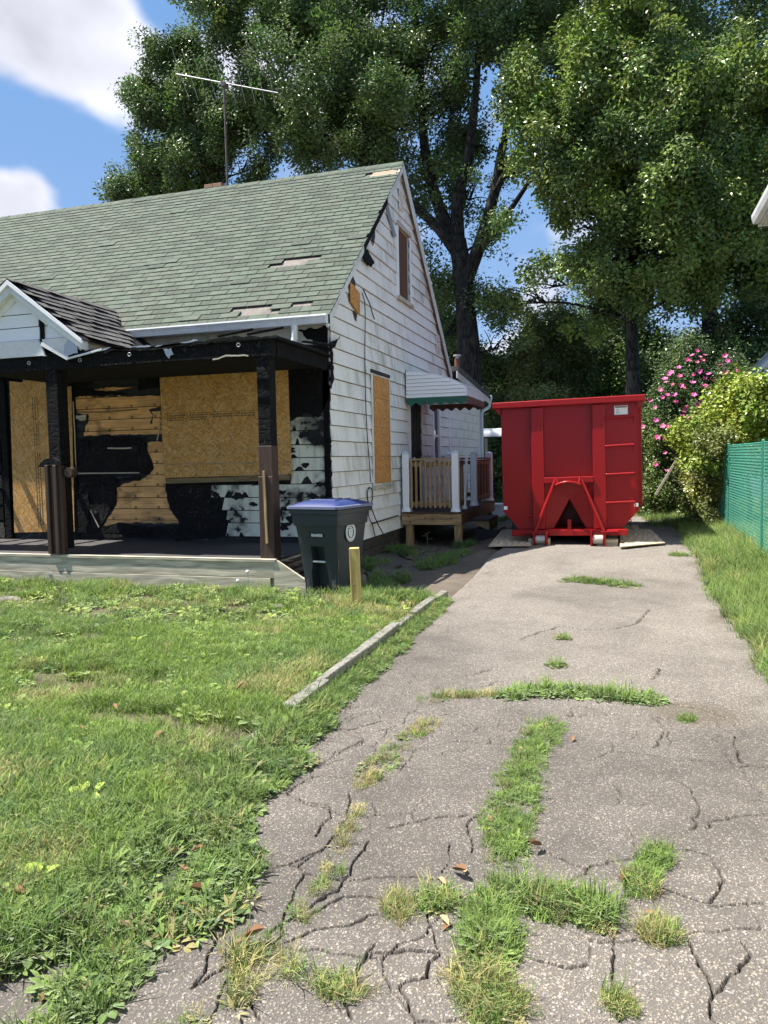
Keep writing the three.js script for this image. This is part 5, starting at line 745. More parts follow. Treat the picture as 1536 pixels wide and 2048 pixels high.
  const bx = onZ(995, 995, -20.5); const bk = thing('plastic_tub', 'white plastic tub on the ground past the side porch', 'tub', [bx.x, .0, -20.5]); part(bk, 'tub_wall', loft([[0, .2], [.34, .26], [.35, .29], [.39, .29]].map(([yy, w]) => [[-w, yy, w], [w, yy, w], [w, yy, -w], [-w, yy, -w]]), true, true), M.vinyl);

  // neighbouring house: only the end of its eave reaches the picture
  const n = thing('neighbour_house', 'white neighbouring house with boxed eave and green trim', 'house'); const ez = -14.0, ex = 2.03, ey = 5.3;
  part(n, 'wall_core', box(2.5, 9, 0, ey - .05, -13.6, 4, 'x', 0), M.white); for (let yy = .3, i = 0; yy < ey - .1; yy += .2, i++) { part(n, 'siding_board', box(2.47, 2.498, yy, yy + .194, -13.62, 4, 'z', .003, [i * .3, i * .2]), M.siding); part(n, 'siding_board', box(2.45, 9, yy, yy + .194, -13.66, -13.632, 'x', .003, [i * .3, i * .2]), M.siding); }
  for (let i = 0; i < 5; i++) part(n, 'soffit_slat', box(ex + .11 + i * .075, ex + .18 + i * .075, ey - .02, ey + rr(0, .004), ez, 4, 'z', .004), M.white);
  part(n, 'eave_fascia', box(ex + .07, ex + .1, ey - .03, ey + .16, ez, 4.02, 'z', .004), M.gutter); part(n, 'gutter', plate([[0, .13], [-.02, .14], [-.12, .14], [-.115, .08], [-.09, 0], [0, 0]], 18, new THREE.Matrix4().setPosition(ex + .065, ey - .0, ez)), M.gutter); part(n, 'green_trim', box(ex + .12, 2.5, ey + .025, ey + .12, ez - .02, ez + .0, 'x', .002), M.greenWire);
  part(n, 'end_board', box(ex + .05, 2.6, ey - .04, ey + .02, ez - .03, ez - .001, 'x'), M.white);
  part(n, 'roof_slab', plate([[ex - .02, ey + .16], [5.6, ey + 3.2], [9.2, ey + .16], [9.2, ey + .08], [5.6, ey + 3.1], [ex, ey + .08]], 18, new THREE.Matrix4().setPosition(0, 0, ez - .02)), M.greyShingle[1]); part(n, 'gable_end', plate([[2.5, ey - .05], [8.7, ey - .05], [5.6, ey + 3.0]], .05, new THREE.Matrix4().setPosition(0, 0, -13.6)), M.white);

  const ga = thing('neighbour_garage', 'white clapboard garage gable behind the yellow green shrub', 'garage', [4.95, 0, -24]); ga.scale.y = 1.27; part(ga, 'garage_wall', box(-1.5, 2.5, 0, 2.9, -4, -.03, 'x', 0), M.white);
  for (let yy = .2, i = 0; yy < 4.3; yy += .19, i++) { const hw = yy < 2.8 ? 2 : 2 - (yy - 2.8) / .8, x0 = .5 - hw, x1 = .5 + hw; if (hw < .15) continue; part(ga, 'clapboard', box(x0, x1, yy, yy + .185, -.03, 0, 'x', .004), M.siding); }
  part(ga, 'garage_roof', plate([[-1.8, 2.75], [.5, 4.62], [2.8, 2.75], [2.8, 2.63], [.5, 4.5], [-1.8, 2.63]], 4.4, new THREE.Matrix4().setPosition(0, 0, -4.2)), M.gutter);
}
console.log('things done');

// ================================================================ VEGETATION
const DUM = new THREE.Object3D();
function blades(n, rad, h0, h1, w, lean, seed) {           // a tuft of grass
  const q = rng(seed), p = [], N = [];
  for (let i = 0; i < n; i++) {
    const a = q() * 6.283, r = Math.sqrt(q()) * rad, x = Math.cos(a) * r, z = Math.sin(a) * r, h = mix(h0, h1, q()), t = q() * 6.283, l = lean * (.3 + q()) * h, dx = Math.cos(t) * l, dz = Math.sin(t) * l, s = t + 1.57 + (q() - .5), wx = Math.cos(s) * w * (.6 + .7 * q()), wz = Math.sin(s) * w * .9;
    const A = [x - wx, 0, z - wz], B = [x + wx, 0, z + wz], m = .55, C = [x - wx * .8 + dx * .35, h * m, z - wz * .8 + dz * .35], D = [x + wx * .8 + dx * .35, h * m, z + wz * .8 + dz * .35], E = [x + dx, h * (1 - .25 * l / h), z + dz];
    p.push(...A, ...B, ...D, ...A, ...D, ...C, ...C, ...D, ...E);
  }
  const g = new THREE.BufferGeometry(); g.setAttribute('position', new THREE.Float32BufferAttribute(p, 3)); g.computeVertexNormals(); return g;
}
function leafQuad(p, o, dir, side, nrm, len, wid, fold = .18, curl = .15) {     // four triangles, folded along the midrib
  const at = (t, s, u) => o.clone().addScaledVector(dir, len * t).addScaledVector(side, wid * s).addScaledVector(nrm, u);
  const b = at(0, 0, 0), m = at(.5, 0, -fold * wid * .3), t = at(1, 0, -curl * len), l = at(.45, -.5, fold * wid), r = at(.45, .5, fold * wid);
  for (const v of [b, r, m, m, r, t, b, m, l, m, t, l]) p.push(v.x, v.y, v.z);
}
function sprig(n, L, leaf, wid, droop, seed) {              // a twig of leaves along +y
  const q = rng(seed), p = [], up = new THREE.Vector3(0, 1, 0);
  for (let i = 0; i < n; i++) {
    const t = (i + .5) / n, a = i * 2.4 + q() * .7, d = new THREE.Vector3(Math.cos(a), .35 - droop * q() + (q() - .5) * .5, Math.sin(a)).normalize(), o = new THREE.Vector3(Math.cos(a) * .12 * L * q(), L * (t - .4), Math.sin(a) * .12 * L * q()).addScaledVector(d, L * .22 * q());
    const s = new THREE.Vector3().crossVectors(d, up).normalize().applyAxisAngle(d, (q() - .5) * 1.6), nn = new THREE.Vector3().crossVectors(s, d);
    leafQuad(p, o, d, s, nn, leaf * (.7 + .6 * q()), wid * (.7 + .6 * q()));
  }
  const g = new THREE.BufferGeometry(); g.setAttribute('position', new THREE.Float32BufferAttribute(p, 3)); g.computeVertexNormals(); return g;
}
function ovalLeaf(p, o, dir, side, nrm, len, wid, fold = .15, curl = .3) {     // rounded blade of twelve triangles
  const at = (t, s) => o.clone().addScaledVector(dir, len * t).addScaledVector(side, wid * s).addScaledVector(nrm, Math.abs(s) * 2 * fold * wid - curl * len * t * t);
  const st = [[0, .03], [.25, .34], [.55, .5], [.82, .32], [1, .02]];
  for (let i = 0; i + 1 < st.length; i++) for (const k of [-1, 1]) { const a = at(st[i][0], 0), b = at(st[i + 1][0], 0), c = at(st[i][0], k * st[i][1]), d = at(st[i + 1][0], k * st[i + 1][1]); for (const v of k > 0 ? [a, c, d, a, d, b] : [a, d, c, a, b, d]) p.push(v.x, v.y, v.z); }
}
function rosette(n, len, wid, lift, seed) {                 // broad leaves from one point
  const q = rng(seed), p = [];
  for (let i = 0; i < n; i++) { const a = i * 2.4 + q(), d = new THREE.Vector3(Math.cos(a), lift * (.3 + 1.2 * q()), Math.sin(a)).normalize(), s = new THREE.Vector3(-Math.sin(a), 0, Math.cos(a)), nn = new THREE.Vector3().crossVectors(d, s).negate(); const o = new THREE.Vector3(Math.cos(a) * .02 + (q() - .5) * len * .9, q() * len * .5 * lift, Math.sin(a) * .02 + (q() - .5) * len * .9); ovalLeaf(p, o, d, s, nn, len * (.6 + .7 * q()), wid * (.7 + .6 * q()), .1, .35); }
  const g = new THREE.BufferGeometry(); g.setAttribute('position', new THREE.Float32BufferAttribute(p, 3)); g.computeVertexNormals(); return g;
}
function scatter(parent, name, geo, mat, list) {            // list of [x,y,z, scale, yaw, colour, tiltx, tiltz, sy]
  const m = new THREE.InstancedMesh(geo, mat, list.length); m.name = name; m.userData.kind = 'stuff'; m.castShadow = m.receiveShadow = true;
  list.forEach((e, i) => { DUM.position.set(e[0], e[1], e[2]); DUM.rotation.set(e[6] || 0, e[4], e[7] || 0); DUM.scale.set(e[3], e[3] * (e[8] || 1), e[3]); DUM.updateMatrix(); m.setMatrixAt(i, DUM.matrix); m.setColorAt(i, e[5]); });
  parent.add(m); return m;
}
const V3 = new THREE.Vector3();
function inView(x, y, z, m = 1.25) { V3.set(x, y, z).project(camera); return V3.z < 1 && Math.abs(V3.x) < m && V3.y < m && V3.y > -m - .1; }
const gcol = (q, a, b, j = .36) => { const t = q(), k = 1 + (q() - .5) * j * 2; return rgb(mix(a[0], b[0], t) * k, mix(a[1], b[1], t) * k, mix(a[2], b[2], t) * k); };
const G1 = [.085, .17, .020], G2 = [.185, .27, .034], GY = [.38, .33, .13], BLUEG = [.085, .165, .045];

// ---- lawn
{
  const lawn = thing('lawn_grass', 'bright green patchy lawn before the burnt porch', 'lawn', [0, 0, 0], null, 'stuff');
  const tuft = [blades(34, .075, .035, .075, .0022, .8, 1), blades(34, .075, .03, .07, .0022, .95, 2), blades(26, .07, .05, .11, .0024, .7, 3), blades(30, .08, .03, .06, .002, 1.1, 4)], clover = [rosette(14, .03, .024, .8, 5), rosette(12, .045, .03, .5, 6)];
  const L = [[], [], [], []], C = [[], []], q = rng(101);
  for (let i = 0; i < 105000; i++) {
    const z = -.6 - 8.4 * Math.pow(q(), 1.0), x = -2.03 - 9.6 * q(); if (!inView(x, .05, z, 2.1)) continue;
    if (z < -8.38 && x < -3.55) continue; if (z < -8.55 + .5 * fbm(x * 2, 5, 2) - .1 && (x > -3.0)) continue; if (Math.hypot(x + 3.3, (z + 8.82)) < .3) continue;
    const near = ss(-9, -3, z); if (q() > .45 + .55 * near) continue;
    const bare = fbm(x * .8 + 2, z * 1.3 + 5, 4) - .26 * ss(-6.2, -7.6, z) * ss(-3.9, -5.4, x) - .1 * ss(-5, -7, z); if (bare < .355 && q() < .9) continue;
    const h = ss(-6.0, -7.8, z) * (.5 + fbm(x * 2, z * 2, 2)) * .9, pat = fbm(x * 1.2 + 9, z * 1.2, 3), dry = fbm(x * 1.7 + 31, z * 1.7, 4) + .12 * ss(-2.7, -2.05, x);
    let col = pat > .52 ? gcol(q, G1, G2) : gcol(q, BLUEG, G2); if (dry > .62 && q() < .55 || q() < .03) col = gcol(q, GY, [.22, .24, .07]);
    L[h > .5 && q() < .5 ? 2 : Math.floor(q() * 4)].push([x, groundY(x, z) - .004, z, .8 + .35 * q() + h * .35, q() * 6.28, col, (q() - .5) * .4, (q() - .5) * .4, .85 + .4 * q()]);
    if (q() < (.06 + .42 * ss(-5.6, -7.4, z)) * (fbm(x * 1.5 + 50, z * 1.5, 3) > .5 ? 2.4 : .6)) C[q() < .6 ? 0 : 1].push([x + .03, groundY(x, z) + .012, z, .8 + .8 * q(), q() * 6.28, gcol(q, [.13, .23, .03], [.30, .38, .06]), (q() - .5) * .5, (q() - .5) * .5]);
  }
  tuft.forEach((g, i) => scatter(lawn, 'grass_tufts', g, M.grass, L[i])); clover.forEach((g, i) => scatter(lawn, 'clover_leaves', g, M.leaf, C[i])); console.log('lawn', L.map((l) => l.length), C.map((l) => l.length));
}
// ---- rough grass verge by the fence
{
  const v = thing('verge_grass', 'long rough grass along the foot of the chain link fence', 'grass', [0, 0, 0], null, 'stuff');
  const tuft = [blades(26, .10, .10, .24, .003, .8, 11), blades(26, .10, .07, .18, .003, 1.1, 12), blades(22, .09, .16, .32, .0028, .7, 13)], L = [[], [], []], q = rng(202);
  for (let i = 0; i < 19000; i++) { const z = -1.2 - 24 * Math.pow(q(), 1.25), x = EDGE_R(z) - .06 + (z < -16 ? 3.2 : 1.9) * q() - (z < -16.5 ? 1.3 * q() : 0); if (!inView(x, .1, z, 2.1) || (x < .45 && z > -19.2)) continue; if (x < EDGE_R(z) + .05 && q() < .6) continue; if (x > 2.4 && q() < .6) continue; L[Math.floor(q() * 3)].push([x, groundY(x, z) - .01, z, .6 + .5 * q() + .35 * ss(1.4, 1.8, x), q() * 6.28, q() < .08 ? gcol(q, GY, [.25, .25, .08]) : gcol(q, [.085, .165, .022], [.185, .27, .045]), (q() - .5) * .5, (q() - .5) * .5]); }
  tuft.forEach((g, i) => scatter(v, 'grass_tufts', g, M.grass, L[i])); console.log('verge', L.map((l) => l.length));
}
// ---- weeds in the driveway and along its kerb
const weedTuft = [blades(40, .07, .03, .09, .0026, 1.0, 21), blades(30, .06, .05, .14, .0024, .8, 22)], weedLeaf = [rosette(14, .036, .022, .7, 23), rosette(11, .055, .030, .5, 24), rosette(12, .065, .013, .9, 25)];
function weedPatch(name, label, pts, { rad, n, leaf = .5, h = 1, dry = .1, group, along = true }, seed) {
  const o = thing(name, label, 'weeds', [0, 0, 0], group, 'stuff'), q = rng(seed), P = pts.map(([x, y]) => onY(x, y, .02)), A = [[], []], B = [[], [], []], seg = [], tot = []; let L = 0;
  for (let i = 0; i + 1 < P.length; i++) { const l = P[i].distanceTo(P[i + 1]); seg.push(l); L += l; tot.push(L); }
  for (let i = 0; i < n; i++) {
    let k = 0, t = q() * L, p; if (P.length === 1) p = P[0].clone(); else { while (tot[k] < t && k < seg.length - 1) k++; p = P[k].clone().lerp(P[k + 1], clamp((t - (tot[k] - seg[k])) / seg[k])); }
    const a = q() * 6.283, r = rad * Math.sqrt(q()) * (.5 + fbm(p.x * 3 + seed, p.z * 3, 2)); p.x += Math.cos(a) * r; p.z += Math.sin(a) * r * 1.1; const s = (.6 + .7 * q()) * h * (1.1 - .5 * r / rad);
    const y = hump(p.x, p.z) + .008, col = q() < dry ? gcol(q, GY, [.26, .24, .09]) : gcol(q, [.085, .16, .022], [.18, .27, .045]), e = [p.x, y, p.z, s, q() * 6.28, col, (q() - .5) * .5, (q() - .5) * .5];
    if (q() < leaf) B[Math.floor(q() * 3)].push(e); else A[Math.floor(q() * 2)].push(e);
  }
  A.forEach((l, i) => l.length && scatter(o, 'grass_blades', weedTuft[i], M.grass, l)); B.forEach((l, i) => l.length && scatter(o, 'weed_leaves', weedLeaf[i], M.leaf, l));
}
weedPatch('weed_row', 'dense leafy weed row across a driveway joint', [[1015, 1393], [1080, 1383], [1160, 1385], [1240, 1392], [1305, 1400]], { rad: .11, n: 230, leaf: .8, h: 1.15, dry: .01 }, 31);
weedPatch('weed_strip', 'long grassy weed strip down the middle of the driveway', [[1095, 1445], [1060, 1500], [1035, 1580], [1010, 1650], [1015, 1720]], { rad: .13, n: 560, leaf: .35, h: .6, dry: .05 }, 32);
weedPatch('weed_clump', 'tall mixed grass clump where two driveway cracks cross', [[1000, 1780], [1060, 1800], [1140, 1812], [1215, 1835]], { rad: .075, n: 150, leaf: .2, h: .95, dry: .12 }, 33);
weedPatch('weed_clump', 'bright leafy weed clump below the crossing of the cracks', [[960, 1810], [985, 1850], [975, 1900], [985, 1920]], { rad: .09, n: 200, leaf: .55, h: .85, dry: .03 }, 34);
weedPatch('weed_clump', 'sparse yellowing weed mat at the foot of the bright clump', [[940, 1960], [975, 1985], [1000, 2040]], { rad: .10, n: 120, leaf: .25, h: .7, dry: .45 }, 35);
weedPatch('weed_tuft', 'twin grass tuft on the bare slab beside the weed strip', [[1320, 1705], [1285, 1755], [1280, 1785]], { rad: .055, n: 80, leaf: .1, h: .75, dry: .1 }, 36);
weedPatch('weed_tuft', 'round pale grass tuft beside a cracked slab corner', [[1318, 1865]], { rad: .06, n: 40, leaf: .0, h: .7, dry: .4 }, 37);
weedPatch('weed_tuft', 'thin grass tuft standing in a lengthwise crack', [[1238, 1985], [1240, 2020]], { rad: .035, n: 26, leaf: .0, h: .6, dry: .35 }, 38);
weedPatch('weed_tuft', 'pale grass tufts in the crack beside the crossing', [[790, 1790], [800, 1840]], { rad: .06, n: 45, leaf: .05, h: .6, dry: .6 }, 39);
weedPatch('weed_tuft', 'yellow green rosette beside dry leaves', [[872, 1805]], { rad: .06, n: 40, leaf: .5, h: .9, dry: .3 }, 40);
weedPatch('weed_tuft', 'low weed in the driveway between two hairline cracks', [[1115, 1331]], { rad: .09, n: 24, leaf: .6, h: .8, dry: .1 }, 41); weedPatch('weed_tuft', 'small weed below the long crescent crack', [[1126, 1276]], { rad: .09, n: 18, leaf: .4, h: .7, dry: .5 }, 42);
weedPatch('weed_row', 'low weed row across the driveway before the dumpster', [[1135, 1160], [1180, 1163], [1225, 1167], [1265, 1172]], { rad: .14, n: 150, leaf: .3, h: 1.0, dry: .12 }, 43);
weedPatch('weed_tuft', 'scrubby weed at the driveway edge near the plywood', [[1357, 1127]], { rad: .15, n: 40, leaf: .2, h: .9, dry: .2 }, 44); weedPatch('weed_tuft', 'sparse tuft by the silted hollow', [[1370, 1438]], { rad: .05, n: 14, leaf: .3, h: .7, dry: .2 }, 45);
weedPatch('crack_weeds', 'line of yellowing weeds along the slanting crack', [[730, 1555], [720, 1610], [680, 1690], [665, 1740], [590, 1840], [540, 1875]], { rad: .05, n: 55, leaf: .2, h: .55, dry: .6 }, 46); weedPatch('crack_weeds', 'scattered weeds in the crack mat beside the kerb', [[860, 1440], [800, 1490], [730, 1560]], { rad: .10, n: 90, leaf: .2, h: .6, dry: .55 }, 47); weedPatch('crack_weeds', 'short weeds along the bottom slab crack', [[330, 2040], [420, 2035], [500, 1990], [480, 1900], [690, 1990], [715, 1975]], { rad: .05, n: 70, leaf: .1, h: .8, dry: .5 }, 48); weedPatch('crack_weeds', 'weeds along the wide joint level with the kerb end', [[850, 1400], [920, 1390], [1000, 1392]], { rad: .08, n: 60, leaf: .2, h: .6, dry: .45 }, 49);
{ // leafy fringe at the foot of the kerb
  const o = thing('kerb_weeds', 'leafy weed fringe growing at the foot of the concrete edging', 'weeds', [0, 0, 0], null, 'stuff'), q = rng(303), A = [[], []], B = [[], [], []];
  for (let i = 0; i < 8200; i++) { const z = -1.2 - 7.1 * q(), w = .17 + .30 * ss(-4.6, -2.2, z) * (.5 + fbm(z * 1.3, 2, 3)) - .05 * ss(-5.5, -7.5, z), u = Math.pow(q(), 1.3), x = -2.0 + .07 + u * w * (.5 + 1.1 * fbm(z * 2.6, 9, 3)); if (!inView(x, .05, z, 1.2) || fbm(x * 3 + 4, z * 2.3, 3) < .30) continue; if (z < -5 && q() < .35) continue; const e = [x, .012, z, (.55 + .8 * q()) * (1 - .35 * u) * (z > -4.6 ? 1.1 : .8), q() * 6.28, q() < .07 ? gcol(q, GY, [.25, .22, .08]) : gcol(q, [.065, .135, .02], [.17, .25, .045]), (q() - .5) * .7, (q() - .5) * .7]; if (q() < .72) B[Math.floor(q() * 2.5)].push(e); else A[Math.floor(q() * 2)].push(e); }
  for (let i = 0; i < 700; i++) { const z = -1.3 - 6.9 * Math.pow(q(), 2.2), x = -2.0 + (q() - .5) * .12; if (fbm(z * 1.7, 40, 3) < .40 + .2 * ss(-2.6, -3.6, z)) continue; A[Math.floor(q() * 2)].push([x, .04, z, .5 + .5 * q(), q() * 6.28, gcol(q, G1, G2), 0, 0]); }
  A.forEach((l, i) => scatter(o, 'grass_blades', weedTuft[i], M.grass, l)); B.forEach((l, i) => scatter(o, 'weed_leaves', weedLeaf[i], M.leaf, l));
}
{ // weeds in the shade beside the house and under the side porch
  const o = thing('shade_weeds', 'low weeds in the shaded soil beside the house foundation', 'weeds', [0, 0, 0], null, 'stuff'), q = rng(404), A = [[], []], B = [[], [], []];
  for (const [px, py, r, n] of [[785, 1100, .2, 60], [870, 1130, .3, 120], [745, 1130, .25, 60], [905, 1118, .25, 60], [775, 1160, .25, 80], [930, 1095, .15, 30], [1000, 1035, .7, 220], [740, 1180, .3, 120], [985, 1060, .3, 40], [825, 1105, .2, 30], [1010, 1005, .8, 120]]) { const c = onY(px, py, .02); for (let i = 0; i < n; i++) { const a = q() * 6.28, d = r * Math.sqrt(q()), x = c.x + Math.cos(a) * d, z = c.z + Math.sin(a) * d * 1.6, e = [x, groundY(x, z), z, .8 + .9 * q(), q() * 6.28, gcol(q, [.06, .13, .02], [.14, .22, .04]), (q() - .5) * .5, (q() - .5) * .5]; if (q() < .45) B[Math.floor(q() * 3)].push(e); else A[Math.floor(q() * 2)].push(e); } }
  A.forEach((l, i) => scatter(o, 'grass_blades', weedTuft[i], M.grass, l)); B.forEach((l, i) => scatter(o, 'weed_leaves', weedLeaf[i], M.leaf, l));
}
{ // dandelion clocks before the porch, dry leaves, a pale seedling under the side porch
  for (const [px, py, lab] of [[495, 1145, 'taller dandelion clock before the porch fascia'], [476, 1163, 'shorter dandelion clock before the porch fascia']]) { const p = onZ(px, py, -8.25), o = thing('dandelion', lab, 'dandelion', [p.x, .03, -8.25]); part(o, 'stem', tube([[.03, 0, .02], [.015, (p.y - .03) * .5, .01], [0, p.y - .03, 0]], .003, 10, 5), M.greenWire); part(o, 'seed_head', new THREE.IcosahedronGeometry(.022, 2).translate(0, p.y - .02, 0), M.white); }
  const q = rng(55), lf = []; for (let v = 0; v < 3; v++) { const p = []; ovalLeaf(p, new THREE.Vector3(-.03, .004, 0), new THREE.Vector3(1, .12, 0).normalize(), new THREE.Vector3(0, 0, 1), new THREE.Vector3(0, 1, 0), .055 + v * .010, .022 + .006 * v, .25 + .25 * v, .3 - .35 * v); const g = new THREE.BufferGeometry(); g.setAttribute('position', new THREE.Float32BufferAttribute(p, 3)); g.computeVertexNormals(); lf.push(g); }
  const drive = [[345, 1705], [395, 1705], [370, 1745], [270, 1850], [195, 1865], [500, 1885], [410, 1795], [375, 1825], [930, 1745], [885, 1770], [890, 1850], [895, 1855], [1250, 1765], [1300, 1830], [915, 1750], [1145, 1480], [90, 1995], [340, 1720], [240, 1870], [980, 1640], [110, 1870], [1075, 1700], [490, 1890]];
  drive.forEach(([x, y]) => { const p = onY(x, y, .02), m = solo('fallen_leaf', lf[Math.floor(q() * 3)], q() < .65 ? M.dryLeaf : M.paleLeaf, 'curled dry brown leaf on the driveway or its weeds', 'leaf', 'dry leaves on the driveway'); m.position.set(p.x, .026, p.z); m.rotation.set((q() - .5) * .3, q() * 6.28, (q() - .5) * .25); m.scale.setScalar(.8 + .3 * q()); });
  [[40, 1780], [315, 1486], [78, 1445], [165, 1462], [480, 1380], [230, 1420], [35, 1640]].forEach(([x, y]) => { const p = onY(x, y, .09), m = solo('fallen_leaf', lf[Math.floor(q() * 3)], q() < .5 ? M.dryLeaf : M.paleLeaf, 'curled dry leaf lying on the lawn grass', 'leaf', 'dry leaves on the lawn'); m.position.set(p.x, groundY(p.x, p.z) + .05, p.z); m.rotation.set((q() - .5) * .5, q() * 6.28, (q() - .5) * .5); });
  const s = onY(855, 1085, .05), o = thing('seedling', 'pale green seedling under the side porch deck', 'plant', [s.x, 0, s.z]); part(o, 'stem', rod([0, 0, 0], [0, .2, 0], .006, 5), M.greenWire); for (let i = 0; i < 5; i++) { const p = [], a = i * 1.3; leafQuad(p, new THREE.Vector3(0, .1 + i * .03, 0), new THREE.Vector3(Math.cos(a), .3, Math.sin(a)).normalize(), new THREE.Vector3(-Math.sin(a), 0, Math.cos(a)), new THREE.Vector3(0, 1, 0), .13, .06); const g = new THREE.BufferGeometry(); g.setAttribute('position', new THREE.Float32BufferAttribute(p, 3)); g.computeVertexNormals(); part(o, 'leaf', g, std([.35, .42, .22], .7, { side: THREE.DoubleSide })); }
}
console.log('weeds done');

// ---- trees
function limbTube(pts, r0, r1, seg = 14, rad = 8) {
  const c = new THREE.CatmullRomCurve3(pts.map((p) => p.isVector3 ? p : new THREE.Vector3(...p))), f = c.computeFrenetFrames(seg, false), P = [], I = [], U = []; let L = c.getLength();
  for (let i = 0; i <= seg; i++) { const t = i / seg, o = c.getPointAt(t), r = mix(r0, r1, Math.pow(t, .85)); for (let k = 0; k <= rad; k++) { const a = k / rad * 6.283, w = r * (1 + .12 * (n2(k % rad * 1.7 + r0 * 90, t * L * 1.3) - .5)); const v = o.clone().addScaledVector(f.normals[i], Math.cos(a) * w).addScaledVector(f.binormals[i], Math.sin(a) * w); P.push(v.x, v.y, v.z); U.push(k / rad * Math.max(1, Math.round(r0 * 5)), t * L * .7); } }
  for (let i = 0; i < seg; i++) for (let k = 0; k < rad; k++) { const a = i * (rad + 1) + k, b = a + rad + 1; I.push(a, a + 1, b, a + 1, b + 1, b); }
  const g = new THREE.BufferGeometry(); g.setAttribute('position', new THREE.Float32BufferAttribute(P, 3)); g.setAttribute('uv', new THREE.Float32BufferAttribute(U, 2)); g.setIndex(I); g.computeVertexNormals(); return g;
}
const SPRIG = { oak: [sprig(26, .72, .135, .065, .5, 61), sprig(26, .8, .13, .06, .7, 62), sprig(24, .66, .15, .07, .3, 63)], maple: [sprig(28, .72, .125, .075, .7, 71), sprig(28, .85, .13, .075, .9, 72)], bush: [sprig(22, .34, .066, .04, .4, 81), sprig(22, .38, .06, .038, .6, 82)], vine: [sprig(20, .36, .075, .058, .5, 91), sprig(20, .34, .07, .055, .8, 92)] };
function tree(name, label, { base, trunk, lobes, sprigs, n, colA, colB, gate = .42, freq = .75, scale = 1, mat = M.bark, group, limbs = true, seed = 1, category = 'tree', cull = 1.9, jit = .3 }) {
  const o = thing(name, label, category, [base[0], base[1], base[2]], group), q = rng(seed), b = new THREE.Vector3(...base), rel = (v) => v.clone().sub(b);
  if (trunk) { // [points], r0, r1
    part(o, 'trunk', limbTube(trunk.pts.map((p) => rel(new THREE.Vector3(...p))), trunk.r0, trunk.r1, 22, 12), mat);
    if (trunk.forks) for (const f of trunk.forks) part(o, 'limb', limbTube(f.pts.map((p) => rel(new THREE.Vector3(...p))), f.r0, f.r1, 18, 9), mat);
    const spine = new THREE.CatmullRomCurve3(trunk.pts.map((p) => new THREE.Vector3(...p))), all = [spine, ...(trunk.forks || []).map((f) => new THREE.CatmullRomCurve3(f.pts.map((p) => new THREE.Vector3(...p))))];
    if (limbs) for (const l of lobes) { const c = new THREE.Vector3(l[0], l[1] - l[4] * .2, l[2]); let best = null, bd = 1e9; for (const s of all) for (let k = 3; k <= 10; k++) { const p = s.getPoint(k / 10), d = p.distanceTo(c) + Math.max(0, p.y - c.y) * 3; if (d < bd) { bd = d; best = p; } } const mid = best.clone().lerp(c, .5); mid.y += bd * .08; mid.x += (q() - .5) * bd * .15; const r = .035 + Math.min(.09, bd * .012); part(o, 'limb', limbTube([best, mid, c].map(rel), r, .02, 10, 6), mat); const tw = []; for (let k = 0; k < 7; k++) { const e = c.clone().add(new THREE.Vector3((q() - .5) * 1.7 * l[3], (q() - .2) * 1.4 * l[4], (q() - .5) * 1.7 * (l[5] || l[3]))); const s0 = mid.clone().lerp(c, .2 + .8 * q()); tw.push(limbTube([s0, s0.clone().lerp(e, .5).add(new THREE.Vector3(0, .1, 0)), e].map(rel), .03, .008, 6, 4)); } part(o, 'branchlets', tw, mat).userData.kind = 'stuff'; }
  }
  { const sat = []; lobes = lobes.map((l) => { const j = jit, s = .78 + .4 * q(); return [l[0] + (q() - .5) * j * 2 * l[3], l[1] + (q() - .5) * j * 2 * l[4], l[2], l[3] * s, l[4] * (.72 + .4 * q()), (l[5] || l[3]) * s, l[6]]; }); for (const l of lobes) for (let k = 0; k < 10; k++) { const u = q() * 1.8 - .8, a = q() * 6.283, s = Math.sqrt(Math.max(0, 1 - u * u)), f = .22 + .26 * q(), d = .85 + .5 * q(); sat.push([l[0] + l[3] * s * Math.cos(a) * d, l[1] + l[4] * u * d, l[2] + (l[5] || l[3]) * s * Math.sin(a) * d, l[3] * f, l[4] * f * 1.15, (l[5] || l[3]) * f, (l[6] || 1) * .75]); } lobes = [...lobes, ...sat]; }
  const lists = sprigs.map(() => []), vol = lobes.map((l) => Math.pow(l[3] * l[4] * (l[5] || l[3]), .72) * (l[6] || 1)), sum = vol.reduce((a, c) => a + c, 0);
  lobes.forEach((l, li) => {
    const cnt = Math.round(n * vol[li] / sum);
    for (let i = 0, tries = 0; i < cnt && tries < cnt * 4; tries++) {
      const u = q() * 2 - 1, a = q() * 6.283, s = Math.sqrt(1 - u * u), r = Math.pow(q(), .42) * (.42 + 1.2 * fbm3(s * Math.cos(a) * 2.6 + li * 5, u * 2.6, s * Math.sin(a) * 2.6 + seed, 3)), x = l[0] + l[3] * s * Math.cos(a) * r, y = l[1] + l[4] * u * r, z = l[2] + (l[5] || l[3]) * s * Math.sin(a) * r;
      if (y < .15) { i++; continue; } if (.62 * fbm3(x * freq + seed * 3, y * freq * 1.15, z * freq, 3) + .38 * fbm3(x * freq * 3.1 + 7, y * freq * 1.5, z * freq * 3.1, 2) < gate) continue; i++;
      if (!inView(x, y, z, cull)) continue;
      const d = .75 + .5 * q(), sc = scale * d, t = clamp(fbm3(x * .9 + 40, y * .9, z * .9, 2) * 1.8 - .42 + (q() - .5) * .4);
      lists[Math.floor(q() * sprigs.length)].push([x - b.x, y - b.y, z - b.z, sc, q() * 6.283, rgb(...[0, 1, 2].map((k) => mix(colA[k], colB[k], t) * (.85 + .3 * q()))), (q() - .5) * 2.2, (q() - .5) * 2.2]);
    }
  });
